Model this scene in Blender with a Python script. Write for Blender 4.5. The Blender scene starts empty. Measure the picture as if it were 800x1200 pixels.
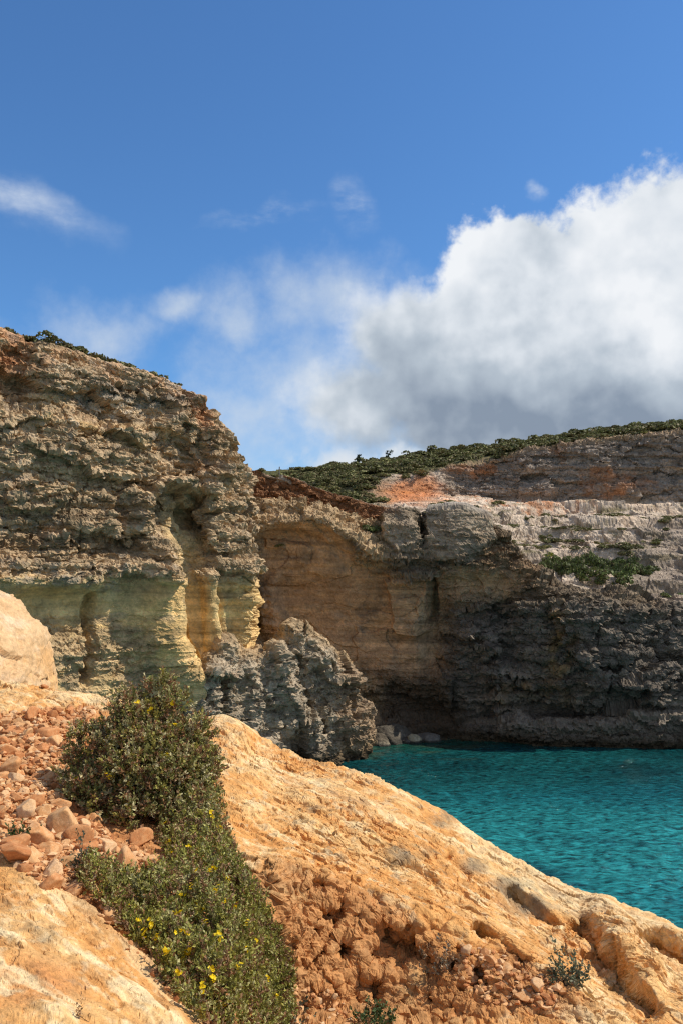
import bpy, bmesh, math, random
import numpy as np
from mathutils import Vector, Matrix
from mathutils.bvhtree import BVHTree
from concurrent.futures import ThreadPoolExecutor

random.seed(7)
RNG = np.random.default_rng(11)
scene = bpy.context.scene
COL = scene.collection
F32 = np.float32

# ------------------------------------------------------------------ camera
CAM_Z = 12.0
PITCH = math.atan(80.0 / 1000.0)
CP, SP = math.cos(PITCH), math.sin(PITCH)
cd = bpy.data.cameras.new('camera')
cam = bpy.data.objects.new('camera', cd)
COL.objects.link(cam)
cam.location = (0, 0, CAM_Z)
cam.rotation_euler = (math.pi / 2 + PITCH, 0, 0)
cd.sensor_fit = 'VERTICAL'
cd.sensor_height = 24.0
cd.sensor_width = 24.0
cd.lens = 20.0
cd.clip_start = 0.05
cd.clip_end = 20000
scene.camera = cam


def at(px, py, Y):
    """A point of the place at forward distance Y, seen in direction (px, py)."""
    u = (px - 400.0) / 1000.0
    v = (600.0 - py) / 1000.0
    dy = CP - v * SP
    dz = SP + v * CP
    return np.array([u / dy * Y, Y, CAM_Z + dz / dy * Y])


def project(P):
    x, y, z = P[..., 0], P[..., 1], P[..., 2] - CAM_Z
    f = y * CP + z * SP
    f = np.where(f < 0.2, 0.2, f)
    up = -y * SP + z * CP
    return 400 + 1000 * x / f, 600 - 1000 * up / f


# ------------------------------------------------------------------ noise
POOL = ThreadPoolExecutor(4)
CH = 1 << 15


def _par(fn, p):
    n = p.shape[0]
    idx = [(i, min(i + CH, n)) for i in range(0, n, CH)]
    return np.concatenate(list(POOL.map(lambda ab: fn(p[ab[0]:ab[1]]), idx)), axis=0)


def _hash(ix, iy, iz, seed):
    h = (ix * np.uint32(0x8da6b343)) ^ (iy * np.uint32(0xd8163841)) ^ (iz * np.uint32(0xcb1ab31f)) ^ np.uint32((seed * 0x9E3779B1) & 0xFFFFFFFF)
    h ^= h >> np.uint32(15)
    h *= np.uint32(0x2c1b3c6d)
    h ^= h >> np.uint32(12)
    h *= np.uint32(0x297a2d39)
    h ^= h >> np.uint32(15)
    return h


def _perlin(p, seed):
    fl = np.floor(p)
    f = (p - fl).astype(F32)
    i = fl.astype(np.int32).astype(np.uint32)
    w = f * f * f * (f * (f * 6 - 15) + 10)
    out = np.zeros(p.shape[0], F32)
    for dx in (0, 1):
        wx = w[:, 0] if dx else 1 - w[:, 0]
        for dy in (0, 1):
            wy = w[:, 1] if dy else 1 - w[:, 1]
            for dz in (0, 1):
                wz = w[:, 2] if dz else 1 - w[:, 2]
                h = _hash(i[:, 0] + np.uint32(dx), i[:, 1] + np.uint32(dy), i[:, 2] + np.uint32(dz), seed)
                gx = (h & np.uint32(1023)).astype(F32) * F32(1 / 511.5) - 1
                gy = ((h >> np.uint32(10)) & np.uint32(1023)).astype(F32) * F32(1 / 511.5) - 1
                gz = ((h >> np.uint32(20)) & np.uint32(1023)).astype(F32) * F32(1 / 511.5) - 1
                out += wx * wy * wz * (gx * (f[:, 0] - dx) + gy * (f[:, 1] - dy) + gz * (f[:, 2] - dz))
    return out * F32(1.25)


def noise(p, s=1.0, seed=0):
    """Gradient noise, about -1..1; s is a frequency or one per axis."""
    q = (p * np.asarray(s, dtype=np.float64)) + seed * 17.31
    return _par(lambda c: _perlin(c, seed), q)


def fbm(p, s=1.0, oct=4, seed=0, gain=0.5, kind=''):
    s = np.asarray(s, dtype=np.float64)
    a, t = 1.0, 0.0
    out = np.zeros(p.shape[0], F32)
    for k in range(oct):
        n = noise(p, s * 2.03 ** k, seed + k * 7)
        if kind == 'ridge':
            n = 1 - 2 * np.abs(n)
        elif kind == 'billow':
            n = 2 * np.abs(n) - 0.5
        out += F32(a) * n
        t += a
        a *= gain
    return out / F32(t)


def _vor(p, seed):
    fl = np.floor(p)
    f = (p - fl).astype(F32)
    i = fl.astype(np.int32)
    n = p.shape[0]
    f1 = np.full(n, 9.0, F32)
    f2 = np.full(n, 9.0, F32)
    cid = np.zeros(n, F32)
    for dx in (-1, 0, 1):
        for dy in (-1, 0, 1):
            for dz in (-1, 0, 1):
                h = _hash((i[:, 0] + dx).astype(np.uint32), (i[:, 1] + dy).astype(np.uint32), (i[:, 2] + dz).astype(np.uint32), seed)
                ox = dx + 0.1 + 0.8 * (h & np.uint32(1023)).astype(F32) * F32(1 / 1023) - f[:, 0]
                oy = dy + 0.1 + 0.8 * ((h >> np.uint32(10)) & np.uint32(1023)).astype(F32) * F32(1 / 1023) - f[:, 1]
                oz = dz + 0.1 + 0.8 * ((h >> np.uint32(20)) & np.uint32(1023)).astype(F32) * F32(1 / 1023) - f[:, 2]
                d = np.sqrt(ox * ox + oy * oy + oz * oz)
                near = d < f1
                f2 = np.where(near, f1, np.minimum(f2, d))
                f1 = np.where(near, d, f1)
                h2 = (h * np.uint32(0x45d9f3b)) >> np.uint32(8)
                cid = np.where(near, (h2 & np.uint32(4095)).astype(F32) * F32(1 / 4095), cid)
    return np.stack([f1, f2, cid], 1)


def voronoi(p, s=1.0, seed=0):
    q = p * np.asarray(s, dtype=np.float64) + seed * 5.77
    r = _par(lambda c: _vor(c, seed), q)
    return r[:, 0], r[:, 1], r[:, 2]


def _fac(p, seed):
    fl = np.floor(p)
    f = (p - fl).astype(F32)
    i = fl.astype(np.int32)
    n = p.shape[0]
    f1 = np.full(n, 9.0, F32)
    val = np.zeros(n, F32)
    for dx in (-1, 0, 1):
        for dy in (-1, 0, 1):
            for dz in (-1, 0, 1):
                h = _hash((i[:, 0] + dx).astype(np.uint32), (i[:, 1] + dy).astype(np.uint32), (i[:, 2] + dz).astype(np.uint32), seed)
                ox = f[:, 0] - dx - (h & np.uint32(1023)).astype(F32) * F32(1 / 1023)
                oy = f[:, 1] - dy - ((h >> np.uint32(10)) & np.uint32(1023)).astype(F32) * F32(1 / 1023)
                oz = f[:, 2] - dz - ((h >> np.uint32(20)) & np.uint32(1023)).astype(F32) * F32(1 / 1023)
                d = ox * ox + oy * oy + oz * oz
                h2 = (h * np.uint32(0x45d9f3b)) ^ (h >> np.uint32(7))
                g1 = (h2 & np.uint32(255)).astype(F32) * F32(1 / 127.5) - 1
                g2 = ((h2 >> np.uint32(8)) & np.uint32(255)).astype(F32) * F32(1 / 127.5) - 1
                g3 = ((h2 >> np.uint32(16)) & np.uint32(255)).astype(F32) * F32(1 / 127.5) - 1
                c = ((h2 >> np.uint32(24)) & np.uint32(255)).astype(F32) * F32(1 / 127.5) - 1
                v = 0.55 * c + 0.8 * (g1 * ox + g2 * oy + g3 * oz)
                near = d < f1
                f1 = np.where(near, d, f1)
                val = np.where(near, v, val)
    return val


def facets(p, s=1.0, seed=0, warp=0.3):
    """Broken rock: cells that each stand out by their own amount and carry their own tilted plane, about -1..1."""
    s = np.asarray(s, dtype=np.float64) * np.ones(3)
    q = p * s
    if warp:
        w = np.stack([noise(q, 1.3, seed + 1), noise(q, 1.3, seed + 2), noise(q, 1.3, seed + 3)], 1)
        q = q + warp * w
    return _par(lambda c: _fac(c, seed), q + seed * 3.77)


def hash1(k, seed=0):
    k = np.asarray(k).astype(np.int64).astype(np.uint32)
    z = np.zeros_like(k)
    return (_hash(k, z, z, seed + 91) & np.uint32(0xFFFF)).astype(F32) / F32(65535)


def sstep(a, b, x):
    t = np.clip((x - a) / (b - a), 0, 1)
    return (t * t * (3 - 2 * t)).astype(F32)


def blob(px, py, cx, cy, rx, ry, soft=0.5):
    r = np.sqrt(((px - cx) / rx) ** 2 + ((py - cy) / ry) ** 2)
    return 1 - sstep(1 - soft, 1 + soft, r)


def poly_dist(px, py, pts):
    """Distance to a polyline, signed distance (positive below / right of its direction of travel) and position along it 0..1."""
    best = np.full(px.shape, 1e9)
    sg = np.zeros(px.shape)
    tt = np.zeros(px.shape)
    L = [math.dist(pts[i], pts[i + 1]) for i in range(len(pts) - 1)]
    tot, run = sum(L), 0.0
    for (x0, y0), (x1, y1), l in zip(pts[:-1], pts[1:], L):
        t = np.clip(((px - x0) * (x1 - x0) + (py - y0) * (y1 - y0)) / (l * l), 0, 1)
        dx, dy = px - (x0 + t * (x1 - x0)), py - (y0 + t * (y1 - y0))
        d = np.sqrt(dx * dx + dy * dy)
        s = np.sign((x1 - x0) * (py - y0) - (y1 - y0) * (px - x0))
        m = d < best
        best = np.where(m, d, best)
        sg = np.where(m, s * d, sg)
        tt = np.where(m, (run + t * l) / tot, tt)
        run += l
    return best, sg, tt


def stroke(px, py, pts, w, soft=0.5):
    d, _, _ = poly_dist(px, py, pts)
    return 1 - sstep(w * (1 - soft), w * (1 + soft), d)


def ledge(px, py, pts, w, fall, taper=0.12):
    """1 just below a traced edge, fading over `fall`, 0 above it."""
    d, s, t = poly_dist(px, py, pts)
    ends = sstep(0, taper, t) * (1 - sstep(1 - taper, 1, t)) if taper else 1.0
    return sstep(0, w, s) * (1 - sstep(0, fall, s)) * ends * (d < fall * 1.2)


def inside(px, py, poly):
    px, py = np.asarray(px, float), np.asarray(py, float)
    r = np.zeros(px.shape, bool)
    n = len(poly)
    for i in range(n):
        x0, y0 = poly[i]
        x1, y1 = poly[(i + 1) % n]
        c = ((y0 > py) != (y1 > py))
        with np.errstate(divide='ignore', invalid='ignore'):
            xi = (x1 - x0) * (py - y0) / (y1 - y0) + x0
        r ^= c & (px < xi)
    return r


# ------------------------------------------------------------------ nets
def blur(G, sig, axis):
    if sig <= 0:
        return G
    r = int(3 * sig)
    k = np.exp(-0.5 * (np.arange(-r, r + 1) / sig) ** 2)
    k /= k.sum()
    pad = [(0, 0)] * G.ndim
    pad[axis] = (r, r)
    A = np.pad(G, pad, mode='reflect', reflect_type='odd')
    out = np.zeros_like(G)
    n = G.shape[axis]
    for j, w in enumerate(k):
        sl = [slice(None)] * G.ndim
        sl[axis] = slice(j, j + n)
        out += w * A[tuple(sl)]
    return out


def net(ctrl, cn, rn, bc, br):
    """A lofted surface through a control net [row][column] of points; cn / rn steps per span; bc / br rounding along each way."""
    C = np.array(ctrl, float)
    ru = np.concatenate([np.arange(n) / n + i for i, n in enumerate(rn)] + [[len(rn)]])
    cu = np.concatenate([np.arange(n) / n + i for i, n in enumerate(cn)] + [[len(cn)]])

    def lerp(A, u, axis):
        i = np.minimum(np.floor(u).astype(int), A.shape[axis] - 2)
        f = u - i
        sh = [1] * A.ndim
        sh[axis] = len(u)
        f = f.reshape(sh)
        return np.take(A, i, axis) * (1 - f) + np.take(A, i + 1, axis) * f
    G = lerp(lerp(C, ru, 0), cu, 1)
    G = blur(blur(G, br, 0), bc, 1)
    return G, ru, cu


def grid_normals(G):
    du = np.gradient(G, axis=1)
    dv = np.gradient(G, axis=0)
    n = np.cross(dv, du)
    return n / np.maximum(np.linalg.norm(n, axis=2, keepdims=True), 1e-9)


def grid_mesh(name, G, col=None, wrap=False, smooth=True):
    R, C = G.shape[:2]
    me = bpy.data.meshes.new(name)
    me.vertices.add(R * C)
    me.vertices.foreach_set('co', G.reshape(-1).astype(F32))
    idx = np.arange(R * C).reshape(R, C)
    if wrap:
        idx = np.concatenate([idx, idx[:, :1]], 1)
    q = np.stack([idx[:-1, :-1], idx[1:, :-1], idx[1:, 1:], idx[:-1, 1:]], -1).reshape(-1, 4)
    n = q.shape[0]
    me.loops.add(n * 4)
    me.loops.foreach_set('vertex_index', q.reshape(-1).astype(np.int32))
    me.polygons.add(n)
    me.polygons.foreach_set('loop_start', np.arange(0, n * 4, 4, dtype=np.int32))
    me.polygons.foreach_set('use_smooth', np.full(n, smooth, bool))
    me.update(calc_edges=True)
    if col is not None:
        set_col(me, col)
    return me


def poly_mesh(name, V, Fc, smooth=False, col=None):
    me = bpy.data.meshes.new(name)
    V = np.asarray(V, F32)
    Fc = np.asarray(Fc, np.int32)
    k = Fc.shape[1]
    me.vertices.add(len(V))
    me.vertices.foreach_set('co', V.reshape(-1))
    me.loops.add(Fc.size)
    me.loops.foreach_set('vertex_index', Fc.reshape(-1))
    me.polygons.add(len(Fc))
    me.polygons.foreach_set('loop_start', np.arange(0, Fc.size, k, dtype=np.int32))
    me.polygons.foreach_set('use_smooth', np.full(len(Fc), smooth, bool))
    me.update(calc_edges=True)
    if col is not None:
        set_col(me, col)
    return me


def set_col(me, col):
    a = me.color_attributes.new('tint', 'FLOAT_COLOR', 'POINT')
    c = np.ones((len(me.vertices), 4), F32)
    c[:, :3] = np.clip(col.reshape(-1, 3), 0.002, 0.95)
    a.data.foreach_set('color', c.reshape(-1))


def link(name, me, mat=None, parent=None, **props):
    o = bpy.data.objects.new(name, me)
    COL.objects.link(o)
    if mat is not None and me is not None and not me.materials:
        me.materials.append(mat)
    if parent is not None:
        o.parent = parent
    for k, v in props.items():
        o[k] = v
    return o


def mix(a, b, m):
    m = np.asarray(m)[..., None]
    return a * (1 - m) + np.asarray(b) * m


# ------------------------------------------------------------------ materials
def new_mat(name):
    m = bpy.data.materials.new(name)
    m.use_nodes = True
    nt = m.node_tree
    for n in list(nt.nodes):
        if n.type != 'OUTPUT_MATERIAL':
            nt.nodes.remove(n)
    return m, nt, nt.nodes['Material Output']


def N(nt, typ, **kw):
    n = nt.nodes.new(typ)
    for k, v in kw.items():
        if k.startswith('i_'):
            key = k[2:]
            n.inputs[int(key) if key.isdigit() else key.replace('_', ' ')].default_value = v
        else:
            setattr(n, k, v)
    return n


def rock_material(name, scale=1.0, rough=0.9, bump=0.6, vary=0.35, dist=0.02, fine=60.0, spec=0.25):
    """Rock: the stone's own colour zones from the mesh, broken up by grain, speckle and fine relief."""
    m, nt, out = new_mat(name)
    L = nt.links
    b = N(nt, 'ShaderNodeBsdfPrincipled')
    b.inputs['Roughness'].default_value = rough
    b.inputs['Specular IOR Level'].default_value = spec
    at_ = N(nt, 'ShaderNodeVertexColor', layer_name='tint')
    tc = N(nt, 'ShaderNodeTexCoord')
    n1 = N(nt, 'ShaderNodeTexNoise', i_Scale=fine * 0.2 * scale, i_Detail=8.0, i_Roughness=0.72)
    n2 = N(nt, 'ShaderNodeTexNoise', i_Scale=fine * scale, i_Detail=5.0, i_Roughness=0.7)
    L.new(tc.outputs['Object'], n1.inputs['Vector'])
    L.new(tc.outputs['Object'], n2.inputs['Vector'])
    r1 = N(nt, 'ShaderNodeMapRange', i_1=0.3, i_2=0.7, i_3=1 - vary, i_4=1 + vary)
    L.new(n1.outputs['Fac'], r1.inputs[0])
    r2 = N(nt, 'ShaderNodeMapRange', i_1=0.3, i_2=0.7, i_3=1 - vary * 0.6, i_4=1 + vary * 0.6)
    L.new(n2.outputs['Fac'], r2.inputs[0])
    mu = N(nt, 'ShaderNodeMath', operation='MULTIPLY')
    L.new(r1.outputs[0], mu.inputs[0])
    L.new(r2.outputs[0], mu.inputs[1])
    v = N(nt, 'ShaderNodeVectorMath', operation='SCALE')
    L.new(at_.outputs['Color'], v.inputs[0])
    L.new(mu.outputs[0], v.inputs['Scale'])
    L.new(v.outputs[0], b.inputs['Base Color'])
    bm = N(nt, 'ShaderNodeBump', i_Strength=bump, i_Distance=dist)
    ad = N(nt, 'ShaderNodeMath', operation='ADD')
    L.new(n1.outputs['Fac'], ad.inputs[0])
    m5 = N(nt, 'ShaderNodeMath', operation='MULTIPLY', i_1=0.5)
    L.new(n2.outputs['Fac'], m5.inputs[0])
    L.new(m5.outputs[0], ad.inputs[1])
    L.new(ad.outputs[0], bm.inputs['Height'])
    L.new(bm.outputs[0], b.inputs['Normal'])
    L.new(b.outputs[0], out.inputs[0])
    return m


def leaf_material(name, trans=0.25, rough=0.55, vary=0.3):
    m, nt, out = new_mat(name)
    L = nt.links
    at_ = N(nt, 'ShaderNodeVertexColor', layer_name='tint')
    oi = N(nt, 'ShaderNodeObjectInfo')
    mr = N(nt, 'ShaderNodeMapRange', i_1=0.0, i_2=1.0, i_3=1 - vary, i_4=1 + vary)
    L.new(oi.outputs['Random'], mr.inputs[0])
    tc = N(nt, 'ShaderNodeTexCoord')
    n1 = N(nt, 'ShaderNodeTexNoise', i_Scale=9.0, i_Detail=3.0)
    L.new(tc.outputs['Object'], n1.inputs['Vector'])
    r1 = N(nt, 'ShaderNodeMapRange', i_1=0.3, i_2=0.7, i_3=0.75, i_4=1.25)
    L.new(n1.outputs['Fac'], r1.inputs[0])
    mu = N(nt, 'ShaderNodeMath', operation='MULTIPLY')
    L.new(mr.outputs[0], mu.inputs[0])
    L.new(r1.outputs[0], mu.inputs[1])
    v = N(nt, 'ShaderNodeVectorMath', operation='SCALE')
    L.new(at_.outputs['Color'], v.inputs[0])
    L.new(mu.outputs[0], v.inputs['Scale'])
    b = N(nt, 'ShaderNodeBsdfPrincipled', i_Roughness=rough)
    b.inputs['Specular IOR Level'].default_value = 0.2
    L.new(v.outputs[0], b.inputs['Base Color'])
    t = N(nt, 'ShaderNodeBsdfTranslucent')
    L.new(v.outputs[0], t.inputs['Color'])
    mx = N(nt, 'ShaderNodeMixShader', i_0=trans)
    L.new(b.outputs[0], mx.inputs[1])
    L.new(t.outputs[0], mx.inputs[2])
    L.new(mx.outputs[0], out.inputs[0])
    return m


def plain_material(name, rgb, rough=0.8, vary=0.25, scale=20.0):
    m, nt, out = new_mat(name)
    L = nt.links
    b = N(nt, 'ShaderNodeBsdfPrincipled', i_Roughness=rough)
    tc = N(nt, 'ShaderNodeTexCoord')
    n1 = N(nt, 'ShaderNodeTexNoise', i_Scale=scale, i_Detail=5.0)
    L.new(tc.outputs['Object'], n1.inputs['Vector'])
    r1 = N(nt, 'ShaderNodeMapRange', i_1=0.3, i_2=0.7, i_3=1 - vary, i_4=1 + vary)
    L.new(n1.outputs['Fac'], r1.inputs[0])
    v = N(nt, 'ShaderNodeVectorMath', operation='SCALE')
    v.inputs[0].default_value = rgb
    L.new(r1.outputs[0], v.inputs['Scale'])
    L.new(v.outputs[0], b.inputs['Base Color'])
    L.new(b.outputs[0], out.inputs[0])
    return m

# ------------------------------------------------------------------ light
SUN_AZ, SUN_EL = math.radians(84), math.radians(50)
SUN = Vector((math.sin(SUN_AZ) * math.cos(SUN_EL), math.cos(SUN_AZ) * math.cos(SUN_EL), math.sin(SUN_EL)))
sd = bpy.data.lights.new('sun', 'SUN')
sd.energy = 5.0
sd.angle = math.radians(0.5)
sd.color = (1.0, 0.93, 0.81)
so = bpy.data.objects.new('sun', sd)
COL.objects.link(so)
so.location = (30, 10, 60)
so.rotation_euler = SUN.to_track_quat('Z', 'Y').to_euler()

world = bpy.data.worlds.new('World')
scene.world = world
world.use_nodes = True
wt = world.node_tree
for n in list(wt.nodes):
    wt.nodes.remove(n)
WL = wt.links
wout = wt.nodes.new('ShaderNodeOutputWorld')
sky = wt.nodes.new('ShaderNodeTexSky')
sky.sky_type = 'NISHITA'
sky.sun_disc = False
sky.sun_elevation = SUN_EL
sky.sun_rotation = SUN_AZ
sky.air_density = 1.0
sky.dust_density = 0.3
sky.ozone_density = 1.6
bg = N(wt, 'ShaderNodeBackground', i_Strength=0.122)
deep = N(wt, 'ShaderNodeVectorMath', operation='MULTIPLY')   # the clear, deep blue of that dry air
deep.inputs[1].default_value = (0.56, 0.91, 1.24)
WL.new(sky.outputs[0], deep.inputs[0])
WL.new(deep.outputs[0], bg.inputs['Color'])

tc = N(wt, 'ShaderNodeTexCoord')
nrm = N(wt, 'ShaderNodeVectorMath', operation='NORMALIZE')
WL.new(tc.outputs['Generated'], nrm.inputs[0])


def wm(op, a, b=None, c=None, clamp=False):
    n = N(wt, 'ShaderNodeMath', operation=op)
    n.use_clamp = clamp
    for k, x in enumerate((a, b, c)):
        if x is None:
            continue
        if isinstance(x, (int, float)):
            n.inputs[k].default_value = x
        else:
            WL.new(x, n.inputs[k])
    return n.outputs[0]


def wnoise(vec, scale, detail, rough=0.55, dist=0.0):
    n = N(wt, 'ShaderNodeTexNoise', i_Scale=scale, i_Detail=detail, i_Roughness=rough, i_Distortion=dist)
    WL.new(vec, n.inputs['Vector'])
    return n.outputs['Fac']


def wstep(x, a, b, lo=0.0, hi=1.0):
    n = N(wt, 'ShaderNodeMapRange', i_1=a, i_2=b, i_3=lo, i_4=hi)
    n.interpolation_type = 'SMOOTHSTEP'
    WL.new(x, n.inputs[0])
    return n.outputs[0]


def angles(px, py):
    P = at(px, py, 1.0) - np.array([0, 0, CAM_Z])
    return math.degrees(math.atan2(P[0], P[1])), math.degrees(math.atan2(P[2], math.hypot(P[0], P[1])))


sep = N(wt, 'ShaderNodeSeparateXYZ')
WL.new(nrm.outputs[0], sep.inputs[0])
AZ = wm('MULTIPLY', wm('ARCTAN2', sep.outputs[0], sep.outputs[1]), 57.29578)
EL = wm('MULTIPLY', wm('ARCSINE', sep.outputs[2]), 57.29578)
nvec = nrm.outputs[0]

# billows, from coarse to fine; the lookup is bent a little so that no outline stays round
def wvec(op, a, b):
    n = N(wt, 'ShaderNodeVectorMath', operation=op)
    for k, x in enumerate((a, b)):
        if isinstance(x, tuple):
            n.inputs[k].default_value = x
        else:
            WL.new(x, n.inputs[k])
    return n.outputs[0]


nA = wnoise(nvec, 6.5, 10.0, 0.60)
nB = wnoise(nvec, 17.0, 9.0, 0.62)
nC = wnoise(nvec, 2.6, 3.0, 0.5)
sh_v = wvec('ADD', nvec, (0.010, 0.004, 0.016))
nB1 = wnoise(nvec, 17.0, 5.0, 0.5)
nB2 = wnoise(sh_v, 17.0, 5.0, 0.5)
nA1 = wnoise(nvec, 6.5, 4.0, 0.5)
nA2 = wnoise(wvec('ADD', nvec, (0.022, 0.01, 0.035)), 6.5, 4.0, 0.5)
relief = wm('ADD', wm('SUBTRACT', nA1, nA2), wm('MULTIPLY', wm('SUBTRACT', nB1, nB2), 0.6))
bx_ = N(wt, 'ShaderNodeTexNoise', i_Scale=5.0, i_Detail=6.0, i_Roughness=0.6)
WL.new(nvec, bx_.inputs['Vector'])
bs = N(wt, 'ShaderNodeSeparateXYZ')
WL.new(bx_.outputs['Color'], bs.inputs[0])
AZ0, EL0 = AZ, EL
AZ = wm('ADD', AZ0, wm('MULTIPLY', wm('SUBTRACT', bs.outputs[0], 0.5), 9.0))
EL = wm('ADD', EL0, wm('MULTIPLY', wm('SUBTRACT', bs.outputs[1], 0.5), 7.0))
# high thin streaks follow their own stretched noise
mp = N(wt, 'ShaderNodeMapping')
mp.inputs['Rotation'].default_value = (0.0, math.radians(24), 0.0)
mp.inputs['Scale'].default_value = (4.0, 4.0, 13.0)
WL.new(nvec, mp.inputs['Vector'])
nW = wnoise(mp.outputs[0], 1.0, 9.0, 0.66)


def cloud_blob(px, py, rx, ry, rot=0.0, pure=False):
    a0, e0 = angles(px, py)
    ax, _ = angles(px + rx, py)
    _, ey = angles(px, py - ry)
    ra, re = abs(ax - a0), abs(ey - e0)
    x = wm('SUBTRACT', AZ0 if pure else AZ, a0)
    y = wm('SUBTRACT', EL0 if pure else EL, e0)
    if rot:
        c, s = math.cos(math.radians(rot)), math.sin(math.radians(rot))
        x, y = wm('ADD', wm('MULTIPLY', x, c), wm('MULTIPLY', y, s)), wm('SUBTRACT', wm('MULTIPLY', y, c), wm('MULTIPLY', x, s))
    x = wm('DIVIDE', x, ra)
    y = wm('DIVIDE', y, re)
    r = wm('SQRT', wm('ADD', wm('MULTIPLY', x, x), wm('MULTIPLY', y, y)))
    return wm('SUBTRACT', 1.0, r)


def wmax(xs):
    r = xs[0]
    for x in xs[1:]:
        r = wm('SMOOTH_MAX', r, x, 0.12)
    return r


def fluff(f, ka, kb):
    return wm('ADD', f, wm('ADD', wm('MULTIPLY', wm('SUBTRACT', nA, 0.5), ka), wm('MULTIPLY', wm('SUBTRACT', nB, 0.5), kb)))


# the big cumulus on the right, carried on beyond the frame
main = wmax([cloud_blob(*b, pure=(i > 5)) for i, b in enumerate((
    (780, 392, 245, 212), (625, 372, 125, 138), (505, 440, 120, 105), (640, 485, 250, 70), (430, 470, 120, 60), (455, 405, 85, 72),
    (1060, 380, 330, 230), (1400, 420, 330, 190)))])
fm = fluff(main, 0.45, 0.45)
edge = wstep(AZ0, angles(430, 400)[0], angles(540, 400)[0], 0.62, 0.13)
wid = N(wt, 'ShaderNodeMapRange', i_1=0.0, i_3=0.0, i_4=1.0)
wid.interpolation_type = 'SMOOTHSTEP'
WL.new(fm, wid.inputs[0])
WL.new(edge, wid.inputs[2])
aM = wid.outputs[0]
# soft ragged pieces to its left and below
soft = wmax([cloud_blob(*b) for b in (
    (350, 445, 150, 85), (300, 500, 100, 60), (285, 385, 80, 50), (130, 398, 100, 45), (395, 365, 90, 60), (470, 540, 190, 60), (215, 372, 60, 25),
    (-150, 380, 160, 60), (-420, 420, 200, 90))])
fs = fluff(soft, 2.0, 1.3)
aS = wm('MULTIPLY', wstep(fs, -0.35, 1.45), 0.85)
low = cloud_blob(478, 545, 130, 34)
aL = wm('MULTIPLY', wstep(fluff(low, 1.0, 0.7), 0.0, 0.5), 0.95)
# thin wisps high up
wisp = wmax([cloud_blob(*b) for b in ((30, 238, 120, 42, -22), (432, 252, 42, 40, -25), (310, 262, 110, 16, 8), (640, 210, 16, 20, 20))])
aW = wm('MULTIPLY', wm('MULTIPLY', wstep(wisp, 0.0, 1.0), wstep(wm('ADD', nW, wm('MULTIPLY', nB, 0.4)), 0.55, 0.95)), 0.75)

# light in the cumulus: sunlit tops, grey flat base, billow relief
bright = wm('ADD', wstep(EL0, angles(600, 545)[1], angles(600, 310)[1], 0.10, 0.84), wm('MULTIPLY', wm('SUBTRACT', nA1, 0.5), 0.35))
bright = wm('ADD', bright, wm('MULTIPLY', wm('SUBTRACT', nC, 0.5), 0.5))
shade = cloud_blob(520, 455, 150, 60)
bright = wm('SUBTRACT', bright, wm('MULTIPLY', wstep(shade, 0.0, 0.8), 0.06))
strip = cloud_blob(740, 425, 170, 30)
bright = wm('ADD', bright, wm('MULTIPLY', wstep(strip, 0.0, 1.0), 0.22))
band = cloud_blob(730, 480, 230, 36)
bright = wm('SUBTRACT', bright, wm('MULTIPLY', wstep(band, -0.3, 1.0), 0.08))
rim = wstep(fm, 0.45, 0.08, 0.0, 0.15)
bright = wm('ADD', bright, rim)
lf = wstep(AZ0, angles(330, 480)[0], angles(470, 480)[0], 0.42, 0.0)
bright = wm('ADD', bright, lf)
bright = wm('ADD', bright, wm('MULTIPLY', relief, 1.2))
bright = wm('ADD', bright, wm('MULTIPLY', wm('SUBTRACT', nA, 0.5), 0.25), clamp=True)
rampM = N(wt, 'ShaderNodeValToRGB')
e = rampM.color_ramp.elements
e[0].position, e[0].color = 0.0, (0.25, 0.31, 0.40, 1)
e[1].position, e[1].color = 1.0, (0.88, 0.905, 0.94, 1)
x = e.new(0.45)
x.color = (0.47, 0.54, 0.62, 1)
x = e.new(0.75)
x.color = (0.72, 0.77, 0.83, 1)
WL.new(bright, rampM.inputs[0])


def over(under, alpha, colour, strength=1.0):
    b = N(wt, 'ShaderNodeBackground', i_Strength=strength)
    if isinstance(colour, tuple):
        b.inputs['Color'].default_value = colour
    else:
        WL.new(colour, b.inputs['Color'])
    mx = N(wt, 'ShaderNodeMixShader')
    WL.new(alpha, mx.inputs[0])
    WL.new(under, mx.inputs[1])
    WL.new(b.outputs[0], mx.inputs[2])
    return mx.outputs[0]


# broken cloud added out of view, behind and overhead, as neutral fill light
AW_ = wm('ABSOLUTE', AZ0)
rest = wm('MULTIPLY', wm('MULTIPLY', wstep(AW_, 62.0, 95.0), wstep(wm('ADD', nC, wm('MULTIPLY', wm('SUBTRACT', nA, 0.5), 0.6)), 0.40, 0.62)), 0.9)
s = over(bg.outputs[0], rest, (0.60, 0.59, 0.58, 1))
s = over(s, aW, (0.72, 0.79, 0.88, 1))
s = over(s, aS, (0.62, 0.70, 0.80, 1))
s = over(s, aM, rampM.outputs[0])
s = over(s, aL, (0.72, 0.77, 0.83, 1))
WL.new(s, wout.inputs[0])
world.cycles.sampling_method = 'MANUAL'
world.cycles.sample_map_resolution = 512

vs = scene.view_settings
vs.view_transform = 'Standard'
vs.look = 'None'
vs.exposure = 0.0
vs.gamma = 1.0
vs.use_curve_mapping = False
scene.cycles.max_bounces = 6
scene.cycles.diffuse_bounces = 3
scene.cycles.use_denoising = True
scene.cycles.denoiser = 'OPENIMAGEDENOISE'
scene.cycles.denoising_input_passes = 'RGB_ALBEDO_NORMAL'
scene.cycles.denoising_prefilter = 'NONE'
scene.cycles.sample_clamp_indirect = 4.0
scene.cycles.pixel_filter_type = 'BLACKMAN_HARRIS'
scene.cycles.filter_width = 1.25

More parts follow.
